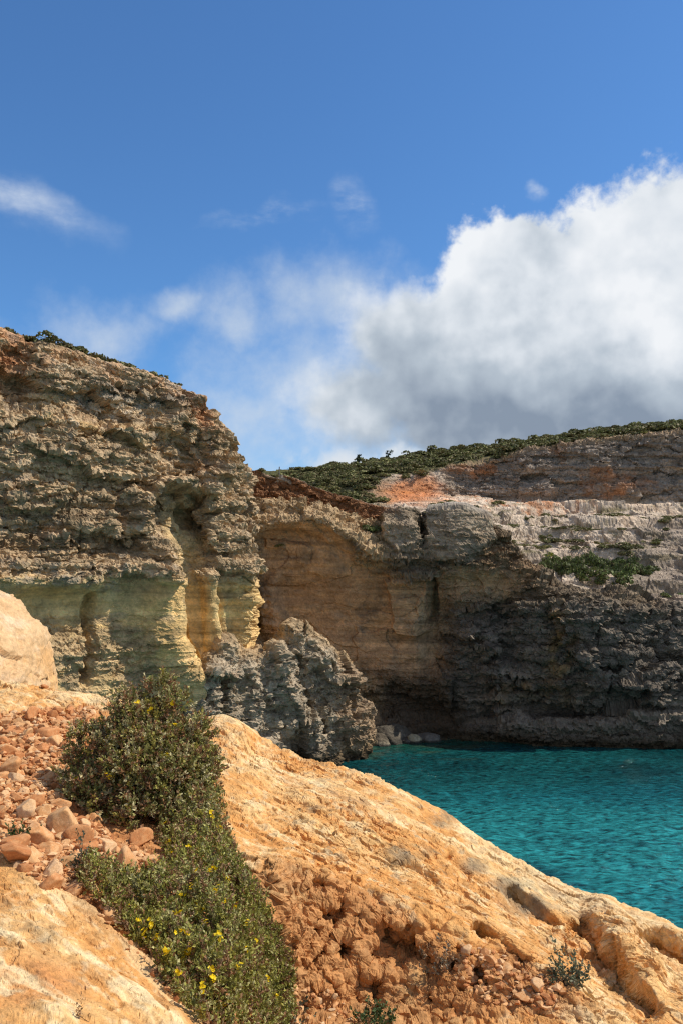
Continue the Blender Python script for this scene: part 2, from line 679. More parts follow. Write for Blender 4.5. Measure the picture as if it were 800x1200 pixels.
# ------------------------------------------------------------------ the sea
def stretch(lo, hi, step, far, grow=1.18):
    c = list(np.arange(lo, hi, step))
    s_, x_ = step, hi
    while x_ < far:
        c.append(x_)
        s_ *= grow
        x_ += s_
    c.append(far)
    s_, x_ = step, lo
    pre = []
    while x_ > -far:
        s_ *= grow
        x_ -= s_
        pre.append(max(x_, -far))
    return np.array(pre[::-1] + c)


gx = stretch(-12, 34, 0.13, 6000)
gy = stretch(24, 68, 0.11, 6000)[::-1]
X, Y = np.meshgrid(gx, gy)
P = np.stack([X.ravel(), Y.ravel(), np.zeros(X.size)], 1)
fade = np.exp(-((np.maximum(0, np.maximum(-12 - P[:, 0], P[:, 0] - 34)) + np.maximum(0, np.maximum(24 - P[:, 1], P[:, 1] - 68))) / 12.0))
W = P.copy()
W[:, 0] += 0.5 * noise(P, 0.25, 3)
h = 0.11 * noise(W, (0.42, 0.75, 1), 1) + 0.14 * noise(W, (0.95, 1.6, 1), 2)
chop = np.abs(noise(W + [0, 0, 3.3], (0.9, 1.9, 1), 4))
h += 0.085 * (0.35 - chop) + 0.055 * noise(W, (2.4, 3.6, 1), 5)
calm = 0.45 + 0.55 * sstep(-0.35, 0.3, noise(P, (0.05, 0.11, 1), 8))
shel = sstep(0, 9, 66 - P[:, 1] + 0.05 * P[:, 0])
P[:, 2] = h * fade * calm * (0.35 + 0.65 * shel)
wm_, wnt, wo = new_mat('sea_water')
WLk = wnt.links
wb = N(wnt, 'ShaderNodeBsdfPrincipled', i_Roughness=0.03, i_IOR=1.333)
wtc = N(wnt, 'ShaderNodeTexCoord')
wcol = N(wnt, 'ShaderNodeVertexColor', layer_name='tint')
rip = N(wnt, 'ShaderNodeTexNoise', i_Scale=1.0, i_Detail=5.0, i_Roughness=0.62, i_Distortion=0.5)   # light and dark of the ripples painted into the water colour
rmp = N(wnt, 'ShaderNodeMapping')
rmp.inputs['Scale'].default_value = (1.9, 5.2, 1.0)
WLk.new(wtc.outputs['Object'], rmp.inputs[0])
WLk.new(rmp.outputs[0], rip.inputs['Vector'])
rr_ = N(wnt, 'ShaderNodeMapRange', i_1=0.36, i_2=0.64, i_3=0.22, i_4=1.8)
WLk.new(rip.outputs['Fac'], rr_.inputs[0])
rv = N(wnt, 'ShaderNodeVectorMath', operation='SCALE')
WLk.new(wcol.outputs['Color'], rv.inputs[0])
WLk.new(rr_.outputs[0], rv.inputs['Scale'])
WLk.new(rv.outputs[0], wb.inputs['Base Color'])
wn = N(wnt, 'ShaderNodeTexNoise', i_Scale=2.6, i_Detail=6.0, i_Roughness=0.68)
wmp = N(wnt, 'ShaderNodeMapping')
wmp.inputs['Scale'].default_value = (1.0, 1.9, 1.0)
WLk.new(wtc.outputs['Object'], wmp.inputs[0])
WLk.new(wmp.outputs[0], wn.inputs['Vector'])
wbp = N(wnt, 'ShaderNodeBump', i_Strength=1.0, i_Distance=0.11)
WLk.new(wn.outputs['Fac'], wbp.inputs['Height'])
WLk.new(wbp.outputs[0], wb.inputs['Normal'])
WLk.new(wb.outputs[0], wo.inputs[0])
# sea bed seen through the water: pale sand, weed and rock patches, shallows by the cove
wx, wy = P[:, 0], P[:, 1]
sand = np.array([0.016, 0.165, 0.170])
weed = np.array([0.006, 0.04, 0.05])
shal = np.array([0.008, 0.065, 0.048])
patch = sstep(-0.05, 0.35, fbm(P, (0.10, 0.16, 1), 3, 21) * 1.3 + 0.25 * sstep(48, 62, wy) - 0.10 + 0.25 * sstep(6, -2, wx + 0.15 * (wy - 45)))
c = mix(np.broadcast_to(sand, P.shape), weed, patch * 0.95)
c = mix(c, [0.003, 0.09, 0.125], sstep(0.0, 0.5, noise(P, (0.07, 0.12, 1), 30)) * 0.5)
c = mix(c, [0.003, 0.034, 0.036], sstep(41, 55, wy + 5 * noise(P, 0.08, 29)) * 0.82)
c = mix(c, shal * 0.75, sstep(60, 64, wy + 1.5 * noise(P, 0.2, 31) - 0.12 * np.abs(wx - 5)))
c = mix(c, [0.03, 0.055, 0.035], sstep(0.1, 0.45, noise(P, (0.25, 0.8, 1), 33)) * sstep(57, 60, wy) * (1 - sstep(8, 16, wx)) * 0.8)
G = P.reshape(len(gy), len(gx), 3)
link('sea', grid_mesh('sea', G, c), wm_, kind='structure')

# ------------------------------------------------------------------ limestone relief
def beds(P, s1=1.0, seed=0):
    """Bedded limestone: how far each bed stands out of the face (about -1..1)."""
    zc = P[:, 2] + 0.9 * noise(P, 0.05, seed + 1) + 0.25 * noise(P, 0.3, seed + 2)
    d = 0
    for hgt, amp, k in ((2.3, 0.5, 1), (0.85, 0.38, 2), (0.36, 0.26, 3), (0.17, 0.13, 4)):
        hgt = hgt * s1
        u = zc / hgt + 0.25 * noise(P, 0.25 / hgt, seed + 10 + k)
        i = np.floor(u)
        f = u - i
        a, b = hash1(i + 500, seed + k), hash1(i + 501, seed + k)
        w = sstep(0.82, 1.0, f)
        v = (a * (1 - w) + b * w) * 2 - 1
        lat = 0.55 + 0.75 * noise(P * [1, 1, 0] + np.stack([0 * i, 0 * i, i * 3.7], 1), 0.35 / hgt ** 0.6, seed + 30 + k)
        d = d + amp * v * lat
    return d.astype(F32)


def blocks(P, s, seed=0):
    """Jointed blocks: each stands out by its own amount, with cracks between."""
    Q = P + 0.25 * np.stack([noise(P, 0.9 * np.mean(s), seed + 1), noise(P, 0.9 * np.mean(s), seed + 2), noise(P, 0.9 * np.mean(s), seed + 3)], 1) / np.mean(s)
    f1, f2, cid = voronoi(Q, s, seed)
    crack = 1 - sstep(0.0, 0.16, f2 - f1)
    return cid * 2 - 1, crack, f1


def crags(G, amp, z=1.0, seed=0, thin=1.0, fine=1.0, blurn=1.2):
    """Second relief, taken on the displaced surface itself: broken facets, thin beds and grain, in metres for amp = 1."""
    R, C = G.shape[:2]
    n_ = grid_normals(blur(blur(G, blurn, 0), blurn, 1)).reshape(-1, 3)
    P = G.reshape(-1, 3)
    d = 0.17 * facets(P, np.array((0.8, 0.8, 1.7)) * z, seed + 1, 0.25)
    d = d + 0.12 * facets(P, np.array((1.9, 1.9, 3.6)) * z, seed + 2, 0.3)
    d = d + 0.075 * fine * facets(P, np.array((4.2, 4.2, 7.0)) * z, seed + 3, 0.3)
    d = d + 0.06 * fbm(P, np.array((1.6, 1.6, 2.6)) * z, 5, seed + 4, 0.62, 'ridge')
    zc = P[:, 2] + 0.35 * noise(P, 0.12, seed + 5) + 0.06 * noise(P, 0.9, seed + 6)
    for hgt, a in ((0.42, 0.15), (0.19, 0.085)):
        u = zc / hgt * z
        i = np.floor(u)
        f = u - i
        p_ = hash1(i + 300, seed) * (1 - sstep(0.75, 1, f)) + hash1(i + 301, seed) * sstep(0.75, 1, f)
        d = d + thin * a * (2 * p_ - 1) * (0.4 + 0.9 * noise(P * [1, 1, 0] + np.stack([0 * i, 0 * i, i * 2.3], 1), 0.5, seed + 8))
    d = d / z
    return G + (n_ * (d * amp)[:, None]).reshape(R, C, 3)


def finish(G, disp):
    nrm_ = grid_normals(G)
    return G + nrm_ * disp.reshape(G.shape[0], G.shape[1], 1)


GREY = np.array([0.215, 0.205, 0.19])
PALE = np.array([0.40, 0.375, 0.33])
BROWN = np.array([0.25, 0.185, 0.125])
PINK = np.array([0.33, 0.225, 0.15])
OCHRE = np.array([0.36, 0.265, 0.135])
OLIVE = np.array([0.335, 0.30, 0.185])
RUST = np.array([0.33, 0.14, 0.06])
DARK = np.array([0.085, 0.08, 0.075])
SCRUB = np.array([0.06, 0.075, 0.03])

ROCK_FAR = rock_material('cliff_limestone', 1.0, 0.95, 0.9, 0.42, 0.30, 4.5, 0.12)


def banding(P, c, k=0.22, seed=0):
    """Each thin bed of the limestone has its own tone."""
    zc = P[:, 2] + 0.5 * noise(P, 0.1, seed) + 0.08 * fbm(P, 1.2, 3, seed + 1)
    m = 1.0
    for h_, a in ((0.9, 0.8), (0.33, 1.0), (0.13, 0.8)):
        m = m + k * a * (2 * hash1(np.floor(zc / h_) + 700, seed + 2) - 1) * (0.5 + 0.9 * noise(P, (0.25, 0.25, 0.25), seed + 3))
    return c * np.clip(m, 0.45, 1.7)[:, None]

# ---- the headland cliff on the left ---------------------------------------------------
cols = [(-420, 34), (-180, 38.5), (0, 43), (60, 45), (130, 47.5), (190, 50), (212, 51.4), (236, 51.6), (252, 52.4), (266, 53.6), (282, 55)]
rim = {-420: 318, -180: 350, 0: 384, 60: 400, 130: 419, 190: 438, 212: 447, 236: 459, 252: 476, 266: 506, 282: 540}
rows = []
rimP = [at(x, rim[x], d) for x, d in cols]
back = np.array([-0.72, 0.69, 0.0])
for dist_, dz in ((70, 1.0), (25, 1.2), (9, 0.6), (3, 0.25)):
    rows.append([p + back * dist_ + [0, 0, dz] for p in rimP])
rows.append(rimP)
zs = []
for (x, d), p in zip(cols, rimP):
    ztop = p[2]
    col_ = []
    for z, o in ((0.93, 0.55), (0.80, 0.7), (0.62, 1.1), (0.585, 0.9), (0.47, 0.85), (0.42, 0.8), (0.30, 1.0), (0.12, 1.3), (0.0, 1.5), (-0.15, 2.2)):
        q = p * [1, 1, 0] + [0, 0, z * ztop] - back * [1, 1, 0] * o
        col_.append(q)
    zs.append(col_)
for k in range(10):
    rows.append([zs[j][k] for j in range(len(cols))])
# the face turns the corner behind px 300 and runs back
for r in rows:
    last = r[-1]
    i = len([1 for _ in r])
    z = last[2]
    e1 = last + [0.5, 3.0, 0]
    e2 = last + [-1.2, 9.0, 0]
    e3 = last + [-8.0, 26.0, 0]
    r += [e1, e2, e3]
G, ru, cu = net(rows, [60, 90, 70, 80, 70, 34, 30, 26, 24, 26, 40, 24, 16], [5, 8, 16, 14, 46, 60, 90, 24, 70, 40, 60, 80, 50, 16], 3.5, 4)
sh = G.shape
P = G.reshape(-1, 3)
px, py = project(P)
face = sstep(3.5, 3.95, np.repeat(ru, sh[1]))       # 0 on the plateau, 1 on the face
nz = noise(P, 0.5, 3) * 6
pxw, pyw = px + nz + 6 * noise(P, 0.25, 5), py + 5 * noise(P, 0.4, 6)
# the soft, smooth lower wall against the rough bedded upper cliff
soft = sstep(668, 690, pyw) * (1 - sstep(60, 90, pxw) * 0) * (1 - 0.85 * stroke(pxw, pyw, [(190, 800), (90, 800), (70, 760)], 26, 0.8) * 0.3)
soft = np.maximum(soft, blob(pxw, pyw, 215, 655, 22, 60, 0.5) * 0.7)
hard = 1 - soft
b = beds(P, 1.0, 40)
cid, crack, f1 = blocks(P, (0.55, 0.55, 0.75), 61)
rough = fbm(P, (0.9, 0.9, 1.4), 5, 70, 0.55, 'ridge')
big = fbm(P, (0.13, 0.13, 0.07), 3, 80)
fc = facets(P, (0.30, 0.30, 0.62), 64, 0.35)
disp = face * hard * (0.62 * b + 0.75 * fc - 0.22 * crack + 0.10 * rough)
disp += face * soft * (0.34 * noise(P, (0.5, 0.5, 0.2), 90) + 0.12 * b + 0.13 * fbm(P, 0.9, 4, 91))
disp += face * (1.3 * big + hard * (0.75 * noise(P, (0.30, 0.30, 0.07), 83) + 0.5 * noise(P, (0.7, 0.7, 0.12), 84) * sstep(-0.2, 0.4, noise(P, 0.15, 85))))
crumb = soft * sstep(0.0, 0.45, fbm(P, 0.3, 4, 95, 0.6) + 0.6 * blob(pxw, pyw, 110, 770, 80, 45, 0.9) - 0.1) * sstep(700, 765, pyw + 10 * noise(P, 0.6, 97))
disp += crumb * (0.22 * rough)
disp += (1 - face) * (0.35 * fbm(P, 0.4, 4, 96))
disp *= 1 - 0.65 * (1 - sstep(4.0, 4.7, np.repeat(ru, sh[1])))
# traced forms (metres out of the face)
disp += 0.5 * stroke(pxw, py, [(-200, 676), (0, 672), (60, 672), (120, 676)], 14, 0.6) * (0.7 + 0.5 * noise(P, 0.8, 98))   # overhanging ledge
disp += 0.75 * stroke(pxw, py, [(128, 666), (152, 664), (180, 676)], 8, 0.6)
disp += 1.3 * stroke(px, pyw, [(186, 572), (215, 568), (246, 574)], 6, 0.6)           # roof of the niche
disp -= 1.9 * blob(px, pyw, 234, 604, 12, 34, 0.5)
disp -= 0.9 * blob(px, pyw, 215, 618, 34, 45, 0.6)
disp += 1.9 * stroke(pxw, pyw, [(190, 650), (182, 700), (186, 750), (206, 785), (222, 810)], 20, 0.9)  # smooth sunlit rib
disp -= 2.4 * stroke(px, pyw, [(206, 668), (207, 710), (212, 750), (224, 772)], 7, 0.7)   # deep cleft
disp += 0.75 * stroke(px, pyw, [(246, 676), (248, 720), (252, 760)], 7, 0.9)          # rounded pillar
disp -= 0.5 * stroke(px, pyw, [(258, 690), (262, 740), (274, 770)], 4, 0.8)
disp += 0.3 * stroke(pxw, pyw, [(258, 702), (272, 700), (286, 704)], 5, 0.8)
disp += 0.5 * stroke(pxw, pyw, [(258, 660), (285, 664)], 6, 0.8)
disp += 0.7 * blob(pxw, pyw, 284, 715, 9, 50, 0.6) * (0.5 + rough)
disp -= 0.8 * stroke(px, pyw, [(108, 700), (104, 760), (98, 800)], 5, 0.8)
disp -= 1.2 * blob(pxw, pyw, 60, 722, 55, 32, 0.5)
disp -= 0.9 * blob(pxw, pyw, 20, 445, 26, 40, 0.6)
disp -= 0.8 * blob(pxw, pyw, 150, 470, 60, 22, 0.6)
disp -= 0.9 * stroke(pxw, pyw, [(240, 480), (236, 520), (246, 545)], 8, 0.8)
disp -= 0.6 * stroke(pxw, pyw, [(150, 585), (150, 640)], 9, 0.8)
disp += 0.6 * blob(pxw, pyw, 172, 598, 14, 22, 0.4)
G2 = finish(G, disp)
G2 = crags(G2, (0.45 + 0.55 * sstep(4.0, 4.7, np.repeat(ru, sh[1]))) * face * (hard * 1.15 + soft * (0.20 + 0.75 * crumb)) + (1 - face) * 0.3, 1.0, 140)
P = G2.reshape(-1, 3)
n1, n2, n3 = fbm(P, 0.35, 5, 101, 0.6), fbm(P, (0.5, 0.5, 1.6), 5, 104, 0.6), fbm(P, 1.6, 4, 107, 0.6)
c = np.broadcast_to(np.array([0.30, 0.245, 0.175]), P.shape).copy()
c = mix(c, PINK, sstep(0.0, 0.35, n1 + 0.25 * (1 - sstep(420, 520, py)) - 0.1) * 0.75)
c = mix(c, PALE, sstep(0.12, 0.4, n2) * 0.6)
c = mix(c, GREY, sstep(0.05, 0.35, n3 + 0.5 * n1) * 0.65)
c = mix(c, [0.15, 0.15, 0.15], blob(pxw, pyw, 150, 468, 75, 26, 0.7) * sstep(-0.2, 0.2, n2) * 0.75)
c = mix(c, [0.47, 0.46, 0.44], blob(pxw, pyw, 140, 478, 18, 14, 0.7) * sstep(-0.1, 0.2, n3) * 0.8)
c = mix(c, OCHRE * 1.15, stroke(pxw, pyw, [(50, 478), (110, 500), (190, 520)], 16, 0.9) * sstep(-0.1, 0.2, n2) * 0.6)
c = mix(c, BROWN * 0.9, sstep(610, 635, pyw) * (1 - sstep(640, 660, pyw)) * (1 - sstep(120, 150, px)) * 0.4)
c = mix(c, RUST * 0.75, (blob(pxw, pyw, 240, 500, 22, 40, 0.7) + blob(pxw, pyw, 10, 420, 60, 30, 0.8)) * sstep(-0.15, 0.2, n1) * 0.55)
sc_ = np.broadcast_to([0.39, 0.33, 0.20], P.shape)
sc_ = mix(sc_, [0.44, 0.345, 0.19], sstep(0.0, 0.35, n1 + 0.4 * stroke(px, py, [(190, 690), (200, 780)], 24, 0.8)))
sc_ = mix(sc_, [0.26, 0.22, 0.165], sstep(0.0, 0.3, n2 + 0.35 * n3 + 0.6 * crumb - 0.1) * 0.7)
sc_ = mix(sc_, [0.43, 0.35, 0.20], (blob(pxw, pyw, 240, 735, 40, 40, 0.7) * 0.3 + blob(pxw, pyw, 275, 720, 25, 40, 0.7) * 0.3))
c = mix(c, sc_ * [1.03, 0.99, 0.92], soft)
c = mix(c, GREY * 0.8, stroke(pxw, py, [(-60, 676), (60, 674), (125, 680)], 14, 0.7) * sstep(-0.1, 0.2, n3) * 0.7)
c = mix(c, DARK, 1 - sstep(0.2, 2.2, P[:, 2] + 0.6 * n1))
c = mix(c, SCRUB * 1.4 + [0.03, 0.02, 0.01], (1 - face) * sstep(-0.2, 0.2, n1) * 0.7)
c = banding(P, c * np.array([1.68, 1.45, 1.18]), 0.28, 150)
CLIFF_G = G2
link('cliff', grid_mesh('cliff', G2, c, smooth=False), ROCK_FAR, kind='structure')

# ---- the bay cliffs, the terrace above them and the hill behind: one sheet of ground ----
bc_px = [150, 230, 300, 340, 380, 440, 500, 540, 590, 625, 680, 740, 790, 850, 950, 1150, 1500]
T = {  # picture row and distance of every control point, column by column
 'sky':   ([562, 558, 553, 551, 546, 539, 531, 526, 521, 516, 508, 500, 497, 494, 492, 495, 505], 136),
 'ctop': ([580, 577, 574, 572, 565, 556, 551, 543, 535, 525, 516, 508, 503, 499, 497, 500, 512], 103.0),
 'cfoot': ([592, 592, 592, 590, 590, 586, 582, 581, 582, 583, 584, 586, 588, 590, 592, 595, 600], [97, 97, 97, 97, 97, 96, 99, 102.4, 102.4, 102.4, 102.4, 102.4, 102.4, 102.4, 102.4, 102.4, 102.4]),
 't1':    ([598, 598, 598, 598, 598, 597, 596, 598, 604, 610, 612, 614, 616, 618, 620, 622, 626], 88),
 't2':    ([606, 606, 606, 606, 606, 608, 609, 612, 630, 640, 643, 645, 648, 650, 652, 655, 660], 79.5),
 't3':    ([612, 612, 606, 606, 606, 606, 610, 611, 632, 664, 676, 680, 692, 700, 704, 708, 712], [72, 72, 72, 72, 72, 72, 72, 72, 71.5, 71.5, 71, 71, 71, 71, 71, 71, 71]),
 'rim': ([556, 552, 548, 556, 573, 592, 604, 600, 622, 672, 689, 691, 713, 728, 736, 744, 750], [68, 68, 68, 68.5, 69, 69, 68, 67, 67.6, 67.4, 67.2, 67.2, 67.6, 67.6, 67.6, 67.6, 67.6]),
 'f1': ([584, 584, 586, 592, 592, 616, 622, 618, 645, 684, 702, 704, 724, 738, 746, 754, 760], [67.6, 67.6, 67.6, 68, 68.3, 68.3, 67.5, 66.6, 67.2, 65.6, 64.4, 64.4, 65.6, 66.4, 66.6, 66.6, 66.6]),
 'lip': ([616, 616, 614, 611, 607, 650, 652, 652, 670, 700, 722, 726, 744, 756, 764, 770, 776], [65, 65, 65, 65, 65.2, 65.6, 65.8, 65.2, 66.4, 65, 63.4, 63.2, 64.3, 65.2, 65.6, 65.6, 65.6]),
 'under': ([632, 632, 630, 628, 628, 668, 676, 680, 702, 726, 752, 754, 768, 778, 782, 786, 790], [66.5, 66.5, 66.5, 67, 67.0, 67.4, 67.2, 66.6, 66.8, 64.6, 62.9, 62.6, 63.4, 64.6, 65, 65, 65]),
 'mid': ([740, 740, 740, 740, 740, 740, 744, 752, 762, 776, 790, 792, 800, 805, 806, 806, 806], [68, 68, 68, 68.4, 68.6, 68.6, 68, 67.2, 66.8, 64.4, 62.7, 62.4, 63.0, 64.2, 64.6, 64.6, 64.6]),
 'low': ([800, 800, 800, 800, 800, 800, 802, 806, 812, 818, 826, 826, 828, 828, 828, 828, 828], [67.5, 67.5, 67.5, 67.8, 68, 68, 67.8, 67, 66.2, 64.6, 63.4, 63.2, 63.4, 64.2, 64.6, 64.6, 64.6]),
 'notch': ([838, 838, 838, 838, 838, 838, 838, 840, 840, 840, 840, 836, 833, 832, 832, 832, 832], [67.8, 67.8, 67.8, 68, 68.2, 68.2, 68, 67.4, 67, 66.8, 66.6, 66.4, 66.4, 66.2, 66.2, 66.2, 66.2]),
 'shelf': ([850, 850, 850, 850, 850, 850, 852, 852, 849, 847, 845, 841, 838, 837, 837, 837, 837], [66.6, 66.6, 66.6, 66.8, 66.8, 66.8, 66.6, 66, 65, 63.6, 62.9, 62.7, 62.7, 62.8, 62.8, 62.8, 62.8]),
}
rows = []


def tab(k):
    ys, ds = T[k]
    if not isinstance(ds, list):
        ds = [ds] * len(bc_px)
    return [at(x, y, d) for x, y, d in zip(bc_px, ys, ds)]


skyr = tab('sky')
rows.append([p * [1.6, 1, 1] + [0, 500, -30] for p in skyr])
rows.append([p * [1.15, 1, 1] + [0, 55, -1.5] for p in skyr])
for k in ('sky', 'ctop', 'cfoot', 't1', 't2', 't3', 'rim', 'f1', 'lip', 'under', 'mid', 'low', 'notch', 'shelf'):
    rows.append(tab(k))
sh_ = rows[-1]
wl = [64.8, 64.8, 64.8, 65.0, 65.0, 65.0, 65.0, 64.8, 64.3, 63.3, 62.7, 62.5, 62.5, 62.5, 62.5, 62.5, 62.5]
rows.append([at(x, 680 + 12000 / w, w) * [1, 1, 0] + [0, 0, -0.05] for x, w in zip(bc_px, wl)])
rows.append([at(x, 680 + 12000 / w, w) * [1, 1, 0] + [0, -1.5, -3.0] for x, w in zip(bc_px, wl)])
cn = [30, 60, 48, 48, 70, 70, 46, 56, 42, 60, 66, 56, 36, 40, 36, 24]
rn = [4, 10, 34, 70, 66, 74, 58, 44, 28, 40, 30, 74, 54, 36, 20, 24, 8]
G, ru, cu = net(rows, cn, rn, 4, 2.2)
sh = G.shape
P = G.reshape(-1, 3)
px, py = project(P)
V = np.repeat(ru, sh[1])
slope_hill = 1 - sstep(3.0, 3.15, V)                      # the scrub hill above the upper cliff
upc = sstep(2.95, 3.05, V) * (1 - sstep(3.95, 4.05, V)) * sstep(505, 545, px)   # the upper cliff
terr = sstep(3.9, 4.1, V) * (1 - sstep(7.8, 8.1, V))
terr = np.maximum(terr, sstep(2.95, 3.05, V) * (1 - sstep(7.8, 8.1, V)) * (1 - upc) * (1 - slope_hill))
face = sstep(7.9, 8.2, V)
nz = fbm(P, 0.22, 3, 200)
pxw, pyw = px + 26 * nz + 8 * noise(P, 0.8, 205), py + 14 * fbm(P, 0.3, 3, 203) + 5 * noise(P, 0.8, 206)
rightm = sstep(520, 560, pxw) * sstep(690, 715, pyw - 0.0 * px)
wtop = np.interp(px, [300, 388, 408, 432, 520], [614, 606, 630, 658, 668])
orange = face * sstep(300, 312, px) * (1 - sstep(490, 535, pxw)) * sstep(-2, 10, py + 0.5 * (pyw - py) - wtop) * (1 - sstep(760, 810, pyw))
orange = np.maximum(orange, face * sstep(495, 530, pxw) * (1 - sstep(575, 625, pxw)) * sstep(658, 680, pyw) * (1 - sstep(685, 712, pyw)))
b = beds(P, 1.15, 240)
_, crack, _ = blocks(P, (0.3, 0.3, 0.35), 261)
fc = facets(P, (0.26, 0.22, 0.55), 262, 0.35)
rough = fbm(P, (0.75, 0.6, 1.2), 4, 270, 0.5, 'ridge')
big = fbm(P, (0.10, 0.08, 0.06), 3, 280)
rf = face * (1 - 0.78 * orange)
disp = rf * (0.75 * b + 0.62 * fc + 0.22 * rough) + face * 0.9 * big
disp += orange * (0.22 * facets(P, (0.22, 0.22, 0.30), 293, 0.5) + 0.55 * noise(P, (0.22, 0.22, 0.30), 290) - 0.12 * crack * sstep(0, 0.3, noise(P, 0.1, 291)))
disp += upc * (0.7 * b + 1.0 * noise(P, (0.16, 0.16, 0.05), 300) + 0.6 * facets(P, (0.3, 0.3, 0.5), 302, 0.3))
but = face * sstep(560, 610, px) * sstep(690, 720, py) * (1 - sstep(825, 850, py))
disp += but * (1.5 * noise(P, (0.13, 0.13, 0.16), 294) + 1.0 * facets(P, (0.14, 0.14, 0.18), 295, 0.4) - 0.45 * crack)
# terrace: weathered pavement stepping down in low scarps
tz = P[:, 2] + 1.3 * noise(P, (0.035, 0.05, 0.05), 310) + 0.5 * noise(P, (0.12, 0.16, 0.2), 311)
stepd = 0
for hs, sa in ((2.1, 0.8), (0.8, 0.55)):
    u = tz / hs + 0.3 * noise(P, 0.3 / hs, int(315 + hs))
    stepd = stepd + sa * hs * (np.floor(u) + sstep(0.70, 0.97, u - np.floor(u)) - u)
scarp = terr * sstep(560, 600, px + 40 * noise(P, 0.05, 312))
disp += scarp * (0.9 * stepd + 0.45 * facets(P, (0.35, 0.2, 0.9), 314, 0.3)) + terr * (0.25 * fbm(P, (0.3, 0.15, 0.3), 3, 313))
disp += slope_hill * (0.9 * fbm(P, 0.06, 4, 320))
# traced forms
disp -= 0.9 * ledge(px, py, [(306, 545), (345, 562), (378, 586)], 2, 40) * (V < 9.2) * (V > 7.8)
disp -= 1.5 * stroke(px, py, [(493, 606), (494, 640)], 2.5, 0.8)
qx, qy = px + 3.5 * noise(P, 0.6, 207) + 2 * noise(P, 1.7, 208), py + 2.5 * noise(P, 0.7, 209)
BLK = [(498, 600), (520, 594), (545, 593), (562, 600), (577, 620), (573, 640), (550, 652), (522, 656), (500, 650)]
dB, _, _ = poly_dist(qx, qy, BLK + [BLK[0]])
blk = np.where(inside(qx, qy, BLK), sstep(0, 3.5, dB), 0) * (V > 7.6)
BL2 = [(446, 606), (470, 600), (494, 602), (494, 640), (486, 648), (462, 650), (448, 640)]
dB, _, _ = poly_dist(qx, qy, BL2 + [BL2[0]])
bl2 = np.where(inside(qx, qy, BL2), sstep(0, 3, dB), 0) * (V > 7.6)
st0 = 469 + np.clip(py - 604, 0, 60) * 0.42
bl2 = bl2 * (1 - sstep(0, 1, (px - st0) / np.maximum(494 - st0, 4)))
disp = disp * (1 - 0.75 * np.maximum(blk, bl2)) + 0.85 * blk + 1.5 * bl2
PAN = [(452, 676), (500, 672), (501, 742), (486, 748), (462, 742)]
dB, _, _ = poly_dist(qx, qy, PAN + [PAN[0]])
disp += 0.75 * np.where(inside(qx, qy, PAN), sstep(0, 3, dB), 0) * face
disp -= 1.0 * stroke(qx, qy, [(506, 676), (507, 700), (506, 728)], 3.0, 0.8)
disp += 1.0 * face * stroke(qx, qy, [(462, 668), (486, 666), (504, 668)], 4, 0.7)
disp += 1.4 * face * stroke(px, pyw, [(560, 740), (585, 790), (600, 840)], 16, 0.8) * (0.5 + rough)
disp -= 1.3 * face * blob(px, pyw, 512, 745, 18, 40, 0.6)
disp += 1.0 * face * blob(pxw, pyw, 545, 800, 34, 40, 0.6)
disp -= 0.9 * face * blob(pxw, pyw, 470, 830, 50, 22, 0.6)
disp += 0.8 * face * blob(pxw, pyw, 320, 715, 14, 34, 0.5) * (1 + rough)
disp += 0.45 * face * stroke(pxw, pyw, [(600, 846), (700, 846), (800, 840), (900, 838)], 10, 0.6) * (0.4 + rough)
disp *= 1 - 0.5 * sstep(13.3, 13.8, V) * (1 - sstep(14.9, 15.2, V)) * sstep(540, 600, px)
disp *= 1 - 0.6 * (V > 7.7) * (V < 9.0) * (1 - sstep(430, 470, px))
disp *= 1 - 0.55 * sstep(9.4, 9.8, V) * (1 - sstep(10.3, 10.8, V)) * (1 - sstep(600, 640, px))
G2 = finish(G, disp)
disp_n = 1 - 0.45 * sstep(13.4, 13.8, V) * (1 - sstep(14.9, 15.2, V))
G2 = crags(G2, disp_n * (1 - 0.45 * np.maximum(blk, bl2)) * face * (1.2 - 0.95 * orange) + upc * 1.1 + terr * 0.55 + slope_hill * 0.5, 0.85, 360)
P = G2.reshape(-1, 3)
n1, n2, n3 = fbm(P, 0.14, 5, 330, 0.6), fbm(P, (0.25, 0.25, 1.3), 5, 334, 0.6), fbm(P, 0.9, 4, 338, 0.6)
c = np.broadcast_to(np.array([0.165, 0.15, 0.13]), P.shape).copy()
c = mix(c, PALE * 0.85, sstep(0.1, 0.42, n3 + 0.4 * n2) * 0.6)
c = mix(c, BROWN * 0.9, sstep(0.05, 0.35, n1) * 0.6)
# the wall on the right, darkened in colour to deepen its shade, with ochre stains
dk = face * sstep(500, 545, pxw) * sstep(698, 728, pyw)
c = mix(c, [0.135, 0.138, 0.145], dk * 0.88)
c = mix(c, [0.27, 0.27, 0.27], dk * sstep(0.05, 0.4, n2 + 0.4 * n3) * 0.65)
c = mix(c, [0.19, 0.19, 0.19], face * sstep(560, 600, px) * sstep(14.4, 14.9, V) * (1 - sstep(15.6, 15.9, V)) * 0.8)
c = mix(c, [0.22, 0.155, 0.075], dk * np.maximum(blob(pxw, pyw, 655, 755, 16, 50, 0.7), 0.8 * blob(pxw, pyw, 640, 810, 50, 14, 0.8)) * sstep(-0.25, 0.2, n3) * 0.8)
orc = mix(np.broadcast_to(np.array([0.44, 0.31, 0.205]), P.shape), [0.54, 0.39, 0.255], sstep(-0.15, 0.3, n2))
orc = mix(orc, [0.44, 0.30, 0.18], sstep(0.0, 0.35, n1) * 0.7)
orc = mix(orc, [0.30, 0.25, 0.20], sstep(0.05, 0.35, n3 + 0.5 * n2) * 0.6)
